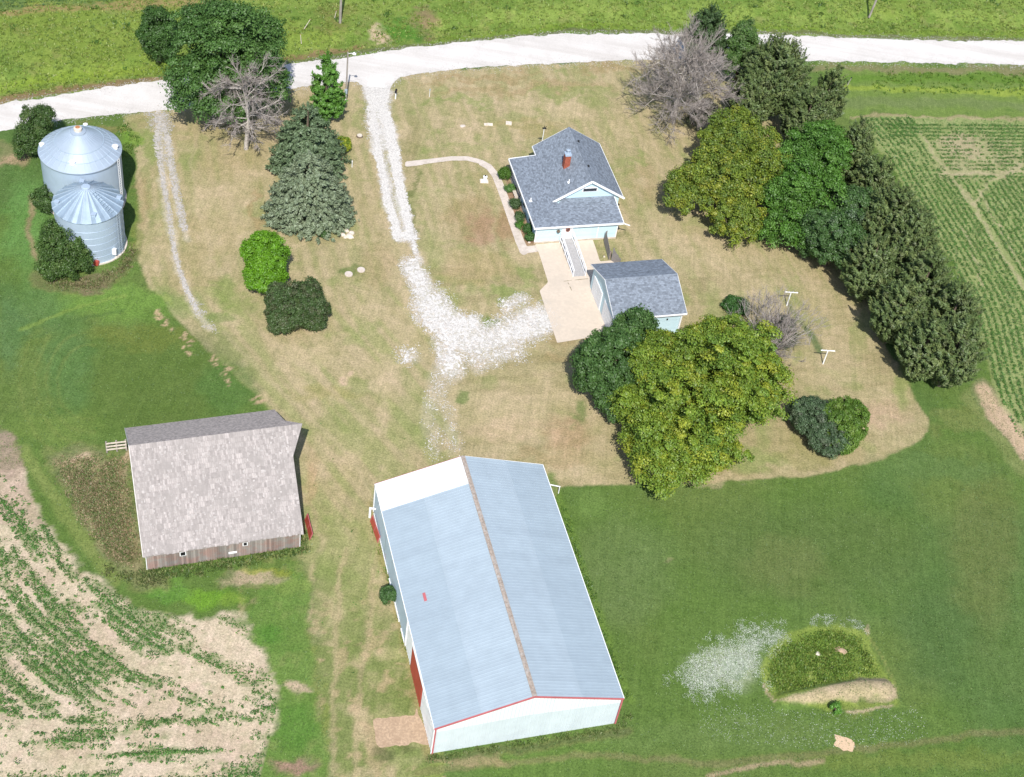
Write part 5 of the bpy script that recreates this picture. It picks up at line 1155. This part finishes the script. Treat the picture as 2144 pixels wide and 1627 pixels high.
# ---- house planting
shrub('round clipped dark green shrub at the porch corner of the house', 1057, 362, 13, 15, .85, [(.060, .135, .014), (.075, .16, .02)], (1, 1), 31, leaf=.07, name='clipped_shrub', lump=.03)
for i, (x, y, rx, ry, zc, c, l_) in enumerate([(1067, 392, 11, 13, .5, (.10, .21, .05), 'bright green leafy plant just below the clipped shrub by the porch'), (1079, 426, 12, 13, .6, (.06, .11, .035), 'dark green low shrub halfway along the house wall bed'),
        (1088, 452, 12, 14, .5, (.075, .14, .045), 'grey-green plant in the middle of the house wall bed'), (1088, 471, 8, 8, .4, (.08, .20, .03), 'small bright green mound nearest the sidewalk in the wall bed'),
        (1105, 478, 9, 14, .7, (.045, .115, .02), 'dark green shrub against the house wall near its corner'), (1110, 495, 9, 10, .6, (.06, .14, .03), 'last green shrub before the patio corner of the house')]):
    shrub(l_, x, y, rx, ry, zc, [c, tuple(v*.7 for v in c)], (2, 1), 40+i, leaf=.085, group='shrubs in the bed along the house wall', nl=45)
# ---- road-side east group
CE = [(.112, .160, .052), (.082, .125, .040), (.160, .200, .066), (.112, .130, .056)]
conifer('dark cedar at the road behind the bare grey tree', 'cedar', (1495, 15), 9.5, 4.0, [(.060, .105, .035), (.045, .085, .028)], (1, 1), 51, 'cedar', 'cedars of the eastern windbreak', 'cedar_tree', nb=230, nl=30)
broad('leafy bright green tree squeezed between the road cedar and the bare tree', 'tree', [(1552, 120, 30, 46, 4.5), (1560, 75, 22, 30, 6.2), (1590, 140, 24, 30, 3.4)], [(.095, .18, .04), (.065, .135, .03), (.14, .2, .07)], (2, 2, 1), 52, leaf=.15, crad=(.4, .8))
bare('big bare silvery tree by the road with fanned twigs', 'dead tree', 1410, 257, 12.5, 6.2, 53, n1=64, n2=18, n3=12, r=.20, zc=4.6, up=.45, tr=.018, mat='deadwood')
for i, (x, y, h, r, l_, ln) in enumerate([
        (1645, 84, 11, 5.4, 'tallest cedar of the windbreak, reaching up over the gravel road', (0, 0)), (1592, 150, 8, 3.8, 'dense cedar just left of the tallest cedar', (0, 0)), (1748, 138, 9.5, 3.0, 'narrow cedar standing against the road edge grass right of the tallest one', (.4, 0)),
        (1708, 190, 8.5, 3.8, 'mid-sized cedar between the tallest cedar and the bright green maple', (0, 0)), (1812, 250, 10, 3.0, 'slim cedar at the corner of the crop field', (0, 0)),
        (1852, 330, 8.5, 3.2, 'slim low cedar just below the field-corner cedar', (0, 0)), (1892, 392, 10, 4.2, 'broad cedar beside the dark leafy tree, field side', (0, 0)),
        (1936, 436, 9.5, 3.6, 'broad cedar leaning over the edge of the crop rows', (0, 0)), (1845, 500, 8.5, 3.6, 'broad cedar spilling onto the dry lawn below the leafy tree', (0, 0)),
        (1962, 530, 9, 3.6, 'cedar in the middle of the eastern row, field side', (0, 0)), (1905, 590, 8.5, 3.5, 'cedar in the middle of the eastern row, lawn side', (0, 0)),
        (2020, 602, 9, 3.8, 'second last cedar of the eastern row, field side', (0, 0)), (1962, 672, 8, 3.3, 'second last cedar of the eastern row, lawn side', (0, 0)), (2026, 676, 8.8, 3.9, 'last round cedar at the southern end of the eastern row', (0, 0))]):
    conifer(l_, 'cedar', (x, y), h, r*1.16, CE, (3, 3, 1.5, .8), 60+i, 'cedar', 'cedars of the eastern windbreak', 'cedar_tree', nb=int(32*r*h/4.6), nl=27, leaf=.14, lean=ln)
shrub('low grey-green cedar shrub beside the bare silvery tree', 1478, 240, 34, 34, 1.6, [(.085, .10, .06), (.06, .085, .035), (.12, .09, .08)], (2, 2, 1), 75, leaf=.12, name='cedar_shrub', crad=(.3, .6))
YG = [(.165, .225, .024), (.120, .185, .026), (.270, .285, .030), (.090, .150, .026)]
broad('spreading yellow-green tree leaning out over the lawn behind the house', 'tree', [(1510, 370, 92, 78, 4.6), (1440, 400, 56, 44, 3.6), (1545, 290, 80, 46, 6.), (1540, 455, 56, 52, 3.0), (1600, 360, 50, 60, 5.0)], YG, (3, 3, 1.5, 2), 81, leaf=.17, crad=(.45, .9), nl=55, name='locust_tree', lump=.4)
broad('dense bright green maple between the yellow-green tree and the cedars', 'tree', [(1700, 330, 70, 66, 6.4), (1660, 400, 50, 60, 4.6), (1650, 470, 50, 46, 3.0), (1730, 300, 46, 40, 7.), (1718, 425, 50, 56, 4.6)], [(.080, .185, .024), (.058, .140, .020), (.105, .215, .035)], (3, 2, 1), 82, leaf=.17, crad=(.6, 1.05), nl=85, name='maple_tree', lump=.3, pads=True, dens=.95)
broad('darker leafy tree with silvery top at the lawn edge of the windbreak', 'tree', [(1745, 500, 62, 62, 3.8), (1700, 500, 34, 44, 2.6), (1790, 430, 44, 40, 5.4)], [(.068, .140, .036), (.052, .110, .028), (.13, .175, .11)], (3, 2, .5), 83, leaf=.15, crad=(.4, .8), nl=75, name='elm_tree', lump=.25)
# ---- by the garage
broad('round dark green tree crowding the garage corner and patio', 'tree', [(1278, 765, 74, 78, 4.4), (1330, 700, 46, 52, 5.6), (1290, 840, 42, 34, 2.4)], [(.062, .130, .030), (.046, .100, .024), (.080, .155, .038)], (3, 2, 1), 91, leaf=.17, crad=(.5, .85), nl=90, name='linden_tree', lump=.12, trunk_r=.32)
broad('very large yellow-green tree with golden edges beside the garage', 'tree', [(1460, 830, 140, 128, 5.8), (1395, 905, 92, 84, 3.8), (1540, 780, 92, 92, 5.2), (1390, 760, 84, 66, 6.8), (1500, 720, 74, 52, 7.4), (1392, 948, 90, 52, 3.2), (1580, 812, 62, 60, 3.8), (1470, 935, 80, 66, 3.0), (1340, 850, 60, 60, 3.6)], [(.170, .250, .026), (.128, .210, .026), (.29, .315, .030), (.095, .175, .024)], (3, 3, 1.8, 1.), 92, leaf=.16, crad=(.5, .95), nl=80, name='ash_tree', lump=.36, trunk_r=.42, dens=.95, pads=True)
bare('bare grey multi-stemmed shrub near the clothesline', 'bare shrub', 1604, 742, 7.2, 5.4, 93, mat='deadwood', n1=42, n2=9, n3=6, r=.22, multi=True, name='bare_shrub', zc=2.0, up=.3, tr=.016)
shrub('rectangular patch of deep green foliage beside the bare shrub', 1540, 641, 27, 22, .45, [(.055, .145, .030), (.045, .12, .025)], (1, 1), 94, leaf=.09, name='leafy_bush', cat='bush')
shrub('low dark green growth under the stems of the bare shrub', 1632, 700, 30, 44, .7, [(.06, .11, .04), (.09, .10, .06)], (1, 1), 95, leaf=.10, name='undergrowth_bush', nl=30)
broad('dark blue-green round bush of the pair on the dry lawn', 'bush', [(1700, 872, 46, 40, 2.0), (1735, 915, 44, 38, 1.6), (1690, 860, 34, 26, 1.7)], [(.078, .130, .060), (.058, .100, .044), (.10, .12, .075)], (3, 2, 1), 96, leaf=.12, crad=(.3, .55), nl=75, name='juniper_bush', group='pair of round bushes on the dry lawn', lump=.1)
broad('bright green round bush of the pair on the dry lawn', 'bush', [(1766, 882, 48, 48, 2.1), (1760, 915, 40, 30, 1.5)], [(.100, .185, .022), (.075, .150, .020), (.14, .21, .035)], (3, 2, 1), 97, leaf=.12, crad=(.3, .55), nl=75, name='round_bush', group='pair of round bushes on the dry lawn', lump=.18)
shrub('dark green shrub growing against the shed wall', 812, 1246, 16, 22, 1.0, [(.055, .12, .03), (.04, .09, .024)], (1, 1), 98, leaf=.11)
shrub('small bright green sapling growing on the bank of the old pit', 1750, 1482, 9, 12, .5, [(.12, .28, .035), (.09, .22, .03)], (1, 1), 99, leaf=.10, name='sapling')
shrub('lone dark weed clump below the largest blue spruce', 676, 486, 12, 9, .5, [(.05, .11, .025)], (1,), 100, leaf=.09)

# ------------------------------------------------------------------ scattered cover
def cards(name, P, hgt, wid, nb, cols, wts, seed, mat, label=None, spread=.12, tilt=.5, asp=1.):
    """tufts of upright pointed blades at P (n,3)"""
    rng = np.random.RandomState(seed); n = len(P); k = n*nb; ci = np.repeat(np.arange(n), nb)
    B = P[ci]+np.c_[rng.normal(size=(k, 2))*spread, np.zeros(k)]; d = np.c_[rng.normal(size=(k, 2))*tilt, np.ones(k)]; d = unit(d)
    h = (hgt*rng.uniform(.5, 1.3, k))[:, None]*(np.ones(n) if np.isscalar(hgt) else 1)[0] if False else (hgt*rng.uniform(.5, 1.3, k))[:, None]
    s = unit(np.cross(d, rng.normal(size=(k, 3))))*wid
    V = np.stack([B-s*.5, B+s*.5, B+d*h*.6+s*.55*asp, B+d*h], 1).reshape(-1, 3)
    c = palette(cols, wts, n, rng, .2)[ci]*rng.uniform(.8, 1.2, (k, 1))
    me = arr_mesh(name, V, np.arange(4*k).reshape(-1, 4), M[mat], np.repeat(c, 4, 0)); o = link(name, me); return tag(o, label, None, None, 'stuff')
def scatter(n, box, keep, seed, zf=None):
    rng = np.random.RandomState(seed); X = rng.uniform(box[0], box[2], n); Y = rng.uniform(box[1], box[3], n)
    P = PR(np.c_[X, Y, np.zeros(n)]); k = keep(X, Y, P[:, 0], P[:, 1], rng); X, Y = X[k], Y[k]
    return np.c_[X, Y, relief(X[None], Y[None])[0]]
def inpoly(pts, m=0): return lambda px, py: sdpoly(px, py, pts) < m
MEADOW = [(-900, 330)]+[(x, y-10) for x, y in ROAD_N[1:]]+[(3200, -1500), (-900, -1500)]
P = scatter(60000, (-95, 128, 80, 200), lambda X, Y, px, py, r: (sdpoly(px, py, MEADOW) < -r.uniform(0, 12, X.size)) & (px > -150) & (px < 2300) & (py > -80) & (fbm(X, Y, .4, 201) > -.22+r.uniform(-.1, .1, X.size)), 1)
cards('meadow_grass', P, .24, .11, 7, [(.215, .285, .060), (.18, .26, .052), (.27, .315, .08), (.145, .225, .05)], (3, 3, 1.5, 1), 2, 'grassblade', tilt=.9)
P = scatter(3600, (-95, 128, 80, 200), lambda X, Y, px, py, r: (sdpoly(px, py, MEADOW) < -14) & (px > -150) & (px < 2300) & (py > -80) & (fbm(X, Y, .8, 211) > .17), 3)
cards('meadow_weeds', P, .42, .16, 16, [(.075, .15, .03), (.10, .18, .035)], (1, 1), 4, 'grassblade', spread=.25, tilt=.9)
STRIP = [(1780, 150), (2144, 155), (2700, 165), (2700, 205), (2144, 198), (1790, 196), (1765, 180)]
P = scatter(9000, (40, 120, 110, 190), lambda X, Y, px, py, r: sdpoly(px, py, STRIP) < 0, 5)
cards('roadside_grass', P, .30, .10, 7, [(.11, .21, .03), (.17, .25, .04)], (2, 1), 6, 'grassblade')
# weeds against buildings, bins and in the pit
def near_line(pts, w): return lambda X, Y, px, py, r: sdline(px, py, pts) < w*r.uniform(.2, 1.1, X.size)
for i, (ln, w, n, cols, hgt) in enumerate([
        ([(300, 1206), (400, 1196), (500, 1176), (560, 1163), (634, 1148), (640, 1120)], 13, 34000, [(.11, .18, .045), (.19, .22, .08), (.09, .15, .04)], .28),
        ([(230, 1195), (290, 1214), (340, 1212)], 16, 22000, [(.11, .15, .05), (.18, .19, .08)], .24),
        ([(903, 1587), (1000, 1572), (1150, 1549), (1290, 1528), (1318, 1500)], 8, 26000, [(.11, .17, .045), (.17, .21, .07)], .2),
        ([(782, 1100), (805, 1180), (830, 1260), (850, 1350)], 6, 16000, [(.10, .19, .03), (.16, .22, .04)], .26),
        ([(90, 570), (125, 595), (200, 596), (255, 566), (275, 525)], 13, 26000, [(.12, .16, .05), (.19, .18, .08), (.24, .20, .11)], .22),
        ([(262, 275), (282, 300), (262, 320)], 16, 12000, [(.09, .18, .03), (.13, .2, .04)], .28),
        ([(1180, 1070), (1240, 1250), (1310, 1460)], 5, 20000, [(.08, .16, .03)], .2)]):
    P = scatter(n*6, (-62, 36, 25, 150), near_line(ln, w), 300+i)
    cards('weeds', P[:n//8], hgt, .09, 9, cols, [1]*len(cols), 310+i, 'grassblade', spread=.16, tilt=.7)
BRUSH = [(120, 965), (200, 955), (262, 960), (292, 1180), (290, 1205), (225, 1165), (165, 1080), (130, 1010)]
P = scatter(80000, (-50, 70, -15, 100), lambda X, Y, px, py, r: (sdpoly(px, py, BRUSH) < r.uniform(-30, 6, X.size)) & (fbm(X, Y, 1., 330) > -.18), 330)
cards('dry_brush', P[:4500], .18, .09, 6, [(.34, .26, .16), (.24, .22, .11), (.15, .21, .07), (.12, .17, .05)], (2, 2, 2, 1), 331, 'grassblade', spread=.2, tilt=.9)
PIT = [(1612, 1400), (1625, 1370), (1650, 1345), (1695, 1328), (1760, 1322), (1800, 1340), (1832, 1400), (1840, 1412), (1790, 1415), (1720, 1436), (1650, 1450), (1616, 1435)]
P = scatter(60000, (10, 40, 50, 80), lambda X, Y, px, py, r: (sdpoly(px, py, PIT) < 0) & (fbm(X, Y, 1.3, 340) > -.12), 340)
cards('pit_weeds', P[:2600], .20, .10, 8, [(.16, .25, .04), (.12, .21, .035), (.22, .28, .06)], (2, 2, 1), 341, 'grassblade', spread=.2, tilt=.9)
# short turf: fine blades over the lush lawns, thin straw over the dry one
def vis(px, py, m=60): return (px > -m) & (px < W+m) & (py > -m) & (py < HI+m)
P = scatter(150000, (-75, 40, 72, 165), lambda X, Y, px, py, r: vis(px, py) & (sdpoly(px, py, DRY) > 4) & (sdpoly(px, py, FIELD_L) > 6) & (sdpoly(px, py, FIELD_R) > 6) & (sdpoly(px, py, ROAD) > 8) & (py > 330) & (sdpoly(px, py, BRUSH) > 0) & (sdline(px, py, [(0, 590)]*2) > -1), 350)
def clear_of(P, ob, hw, hl):
    l = np.array([local(ob, p) for p in P]); return P[(np.abs(l[:, 0]) > hw) | (np.abs(l[:, 1]) > hl)]
P = clear_of(P, SHED, 7.8, 12.4); P = clear_of(P, BARN, 6.5, 7.0)
cards('lawn_grass', P, .10, .055, 4, [(.125, .205, .055), (.095, .165, .048), (.17, .24, .07)], (3, 3, 1), 351, 'grassblade', spread=.14, tilt=.9)
CLOVER = [(1425, 1430), (1455, 1375), (1510, 1335), (1575, 1320), (1640, 1330), (1598, 1375), (1590, 1412), (1500, 1445), (1440, 1462)]
rg = np.random.RandomState(9)
P = scatter(480000, (12, 44, 42, 82), lambda X, Y, px, py, r: (sdpoly(px, py, CLOVER)+fbm(X, Y, .8, 361)*70+fbm(X, Y, 2.4, 367)*60 < r.uniform(-34, 18, X.size)) | ((sdline(px, py, [(1700, 1300), (1760, 1302), (1810, 1318)]) < 12) & (r.rand(X.size) < .35) & (fbm(X, Y, 1.5, 369) > -.02)) | ((sdline(px, py, [(1500, 1510), (1700, 1530), (1900, 1520)]) < 40) & (r.rand(X.size) < .03)), 362)
P = P[rg.rand(len(P)) < .95]
cards('clover_flowers', P+np.array([0, 0, .02]), .05, .045, 3, [(.66, .68, .62), (.42, .50, .36)], (2, 1), 363, 'grassblade', spread=.12, tilt=1.4)

# loose crushed stone that thins out round the drive, the ruts and the road edge
def stones(name, P, seed, size, lo_, hi_):
    rng = np.random.RandomState(seed); n = len(P); a = rng.uniform(0, 2*PI, n); sz = size*rng.uniform(.5, 1.5, n)
    T = np.c_[np.cos(a), np.sin(a), np.zeros(n)]*sz[:, None]; B = np.c_[-np.sin(a), np.cos(a), np.zeros(n)]*sz[:, None]*.7; z = np.array([0, 0, 1.])*(.026+rng.rand(n)*.02)[:, None]
    V = np.stack([P+T+z, P+B+z, P-T+z*.8, P-B+z], 1).reshape(-1, 3); c = rng.uniform(lo_, hi_, (n, 1))*np.array([1, .955, .90])
    o = link(name, arr_mesh(name, V, np.arange(4*n).reshape(-1, 4), M['pebble'], np.repeat(c, 4, 0))); return tag(o, None, None, None, 'stuff')
def dk(X, Y, px, py, r):
    g = drf(px+fbm(X, Y, .6, 47)*14, py); return (py > 182) & (r.rand(X.size) < sstep(-.75, .6, g+fbm(X, Y, 1.6, 501)*1.8+fbm(X, Y, .45, 505)*.9)*np.where(py > 760, .35, .8))
stones('loose_gravel', scatter(420000, (-26, 84, 12, 152), dk, 502), 503, .055, .38, .64)
stones('loose_gravel', scatter(330000, (-52, 98, -28, 142), lambda X, Y, px, py, r: (py > 236) & (r.rand(X.size) < sstep(-.5, .9, tr(px, py)+fbm(X, Y, 1.6, 511)*2.2)*.6), 512), 513, .05, .30, .52)
stones('loose_gravel', scatter(420000, (-95, 128, 80, 196), lambda X, Y, px, py, r: vis(px, py) & (np.abs(sdpoly(px, py, ROAD)) < np.abs(r.normal(size=X.size))*7), 522), 523, .055, .36, .60)
rock(1763, 1363, .42, .16, 71, 'low pinkish bare clod among the weeds of the old pit', None, 'dirt', 'earth_clod')
rock(1712, 1369, .24, .14, 72, 'pale stone lying in the weeds of the old pit', None, 'stone')

# ------------------------------------------------------------------ crop rows
def crop(name, pts, seed, hgt, nl, cols, w, spread=.24):
    rng = np.random.RandomState(seed); n = len(pts); k = n*nl; ci = np.repeat(np.arange(n), nl); sc = (.45+1.0*rng.rand(n)**1.5)[ci]
    ph = rng.uniform(0, 2*PI, k); rr = np.sqrt(rng.rand(k))*spread*sc; P = np.c_[pts[ci, 0]+rr*np.cos(ph), pts[ci, 1]+rr*np.sin(ph), hgt*sc*rng.uniform(.35, 1., k)]
    Nn = np.c_[np.cos(ph)*.5, np.sin(ph)*.5, np.ones(k)]+rng.normal(size=(k, 3))*.35
    c = palette(cols, w, n, rng, .15)[ci]*rng.uniform(.8, 1.2, (k, 1))
    V, t = leafcards(P, Nn, rng.normal(size=(k, 3)), .066, 1.1, c, rng)
    return tag(link(name, arr_mesh(name, V, np.arange(len(V)).reshape(-1, 4), M['leaf'], t)), None, None, None, 'stuff')
def offset_rows(edge, n, sp, step, side, d0=0.):
    """rows parallel to a world polyline"""
    E = np.array(edge); d = np.diff(E, axis=0); L = np.r_[0, np.cumsum(np.hypot(d[:, 0], d[:, 1]))]; s = np.arange(0, L[-1], step)
    x = np.interp(s, L, E[:, 0]); y = np.interp(s, L, E[:, 1]); k = max(3, int(5/step)); ker = np.ones(k)/k
    xp = np.pad(x, k, mode='reflect', reflect_type='odd'); yp = np.pad(y, k, mode='reflect', reflect_type='odd'); x = np.convolve(xp, ker, 'same')[k:-k]; y = np.convolve(yp, ker, 'same')[k:-k]
    tx = np.gradient(x); ty = np.gradient(y); l = np.hypot(tx, ty); nxx, nyy = -ty/l*side, tx/l*side; out = []
    for i in range(n): q = d0+i*sp; out.append(np.c_[x+nxx*q, y+nyy*q, np.full(len(x), q)])
    return np.concatenate(out)
wp = lambda pts: [tuple(at(*p)[:2]) for p in pts]
edge = wp([(-420, 700), (-200, 840), (0, 985), (75, 1060), (120, 1140), (200, 1230), (330, 1330), (480, 1400), (590, 1450), (760, 1500)])
rows = offset_rows(edge, 26, .76, .20, -1, .3)
A = np.array(at(0, 1450)[:2]); B = np.array(at(560, 1420)[:2]); dv = unit((B-A)[None])[0]; nv = np.array([dv[1], -dv[0]])
st = [np.c_[(A+dv*s+nv*q)[None], [[99.]]] for q in np.arange(-6, 34, .76) for s in np.arange(-40, 30, .20)]
st = np.concatenate(st); R_ = np.random.RandomState(77)
def thin(Q, dens, seed, px_off=0):
    r = np.random.RandomState(seed); Q = Q.copy(); Q[:, :2] += r.normal(size=(len(Q), 2))*.075; p = PR(np.c_[Q[:, :2], np.zeros(len(Q))]); k = r.rand(len(Q)) < dens(Q[:, 0], Q[:, 1], p[:, 0], p[:, 1]); return Q[k]
def dl(X, Y, px, py):
    inn = sdpoly(px, py, FIELD_L) < 0; g = fbm(X, Y, .22, 401); h = fbm(X, Y, .9, 405)
    pale = np.clip(1-np.hypot((px-400)/230, (py-1420)/150), 0, 1)*.9+np.clip(1-np.hypot((px-150)/150, (py-1260)/60), 0, 1)*.25
    lush = np.clip(1-np.hypot((px-20)/170, (py-1340)/130), 0, 1)+.9*np.clip(1-np.hypot((px-120)/150, (py-1440)/60), 0, 1)+.6*np.clip(1-np.hypot((px-330)/300, (py-1620)/50), 0, 1)
    return inn*np.clip(.62+g*2.0+h*2.2+lush*1.1-pale*.85, 0.05, 1)
dd = sdpoly(PR(np.c_[st[:, :2], np.zeros(len(st))])[:, 0], PR(np.c_[st[:, :2], np.zeros(len(st))])[:, 1], FIELD_L)
LIM = lambda x: np.interp(x, [-300, 0, 150, 300, 450, 560], [1250, 1430, 1490, 1520, 1535, 1540]); q1 = thin(rows[rows[:, 2] < 17], field_density, 411)
st = st[dd < -255] if False else st
de = np.min(np.hypot(st[:, None, 0]-np.array(edge)[None, :, 0], st[:, None, 1]-np.array(edge)[None, :, 1]), 1)
pe = PR(np.c_[st[:, :2], np.zeros(len(st))]); st = st[pe[:, 1] > LIM(pe[:, 0])]
q2 = thin(st, field_density, 412)
pr = PR(np.c_[q1[:, :2], np.zeros(len(q1))]); q1 = q1[pr[:, 1] <= LIM(pr[:, 0])]
crop('soybean_rows', np.concatenate([q1, q2]), 413, .18, 17, [(.072, .175, .032), (.095, .215, .040), (.052, .13, .026)], (3, 2, 1))
# east field: headland rows along the windbreak, cross rows at its top
edge = wp([(1640, 30), (1800, 262), (1840, 300), (1900, 400), (1980, 530), (2040, 640), (2085, 820), (2144, 960), (2260, 1200)])
rows = offset_rows(edge, 46, .76, .20, 1, .4)
A = np.array(at(1850, 262)[:2]); B = np.array(at(2144, 264)[:2]); dv = unit((B-A)[None])[0]; nv = np.array([dv[1], -dv[0]])
st = np.concatenate([np.c_[np.outer(np.arange(0, 48, .20), dv)+A+nv*q, np.full(240, q)] for q in np.arange(0, 16, .76)])
def dr_(X, Y, px, py):
    inn = (sdpoly(px, py, FIELD_R) < -2) & (px < 2350); g = fbm(X, Y, .25, 421); h = fbm(X, Y, .9, 425)
    tr_ = np.minimum.reduce([sdline(px, py, [(1925, 283), (1985, 360), (2035, 430), (2100, 530), (2200, 690)]), sdline(px, py, [(2035, 430), (2070, 385), (2144, 345)])+1, sdline(px, py, [(2045, 400), (2140, 560)])+3, sdline(px, py, [(2020, 480), (2060, 600)])+4, sdline(px, py, [(1970, 365), (2200, 360)])+2, sdline(px, py, [(2100, 850), (2144, 900)])])
    thinp = np.clip(1-np.hypot((px-2040)/150, (py-330)/60), 0, 1)
    return inn*np.clip(1.05+g*1.2+h*1.2-thinp*.8, .05, 1)*sstep(2, 6, tr_)
def region_top(Q): p = PR(np.c_[Q[:, :2], np.zeros(len(Q))]); return (p[:, 0] > 1935+(p[:, 1]-285)*.75) & (p[:, 1] < 375)
st = st[region_top(st) | (st[:, 2] < 3)]; rows = rows[~region_top(rows)]
crop('soybean_rows', np.concatenate([thin(rows, dr_, 431), thin(st, dr_, 432)]), 433, .22, 20, [(.082, .185, .034), (.105, .22, .045), (.062, .145, .028)], (3, 2, 1))
P = scatter(150000, (-62, 30, -8, 92), lambda X, Y, px, py, r: (px > -120) & (py < 1760) & (r.rand(X.size) < (field_density(X, Y, px, py)-.30+fbm(X, Y, 2.3, 451)*1.2)*1.0), 452)
crop('field_weeds', P, 453, .10, 4, [(.072, .165, .032), (.10, .205, .040), (.055, .125, .026)], (3, 2, 1), .16)
P = scatter(70000, (20, 70, 75, 165), lambda X, Y, px, py, r: (px < 2300) & (sdpoly(px, py, FIELD_R) < -2) & (r.rand(X.size) < (dr_(X, Y, px, py)-.45+fbm(X, Y, 2.3, 455))*.9), 456)
crop('field_weeds', P, 457, .10, 4, [(.085, .185, .034), (.105, .22, .045)], (3, 2), .16)
# far field beyond the meadow, top left
A = np.array(at(-100, 24)[:2]); B = np.array(at(420, -12)[:2]); dv = unit((B-A)[None])[0]; nv = np.array([-dv[1], dv[0]])
st = np.concatenate([np.c_[np.outer(np.arange(-4, 42, .24), dv)+A+nv*q, np.full(len(np.arange(-4, 42, .24)), q)] for q in np.arange(0, 8, .76)])
crop('soybean_rows', thin(st, lambda X, Y, px, py: .8+0*X, 441), 442, .22, 9, [(.05, .115, .03), (.075, .14, .05)], (2, 1))
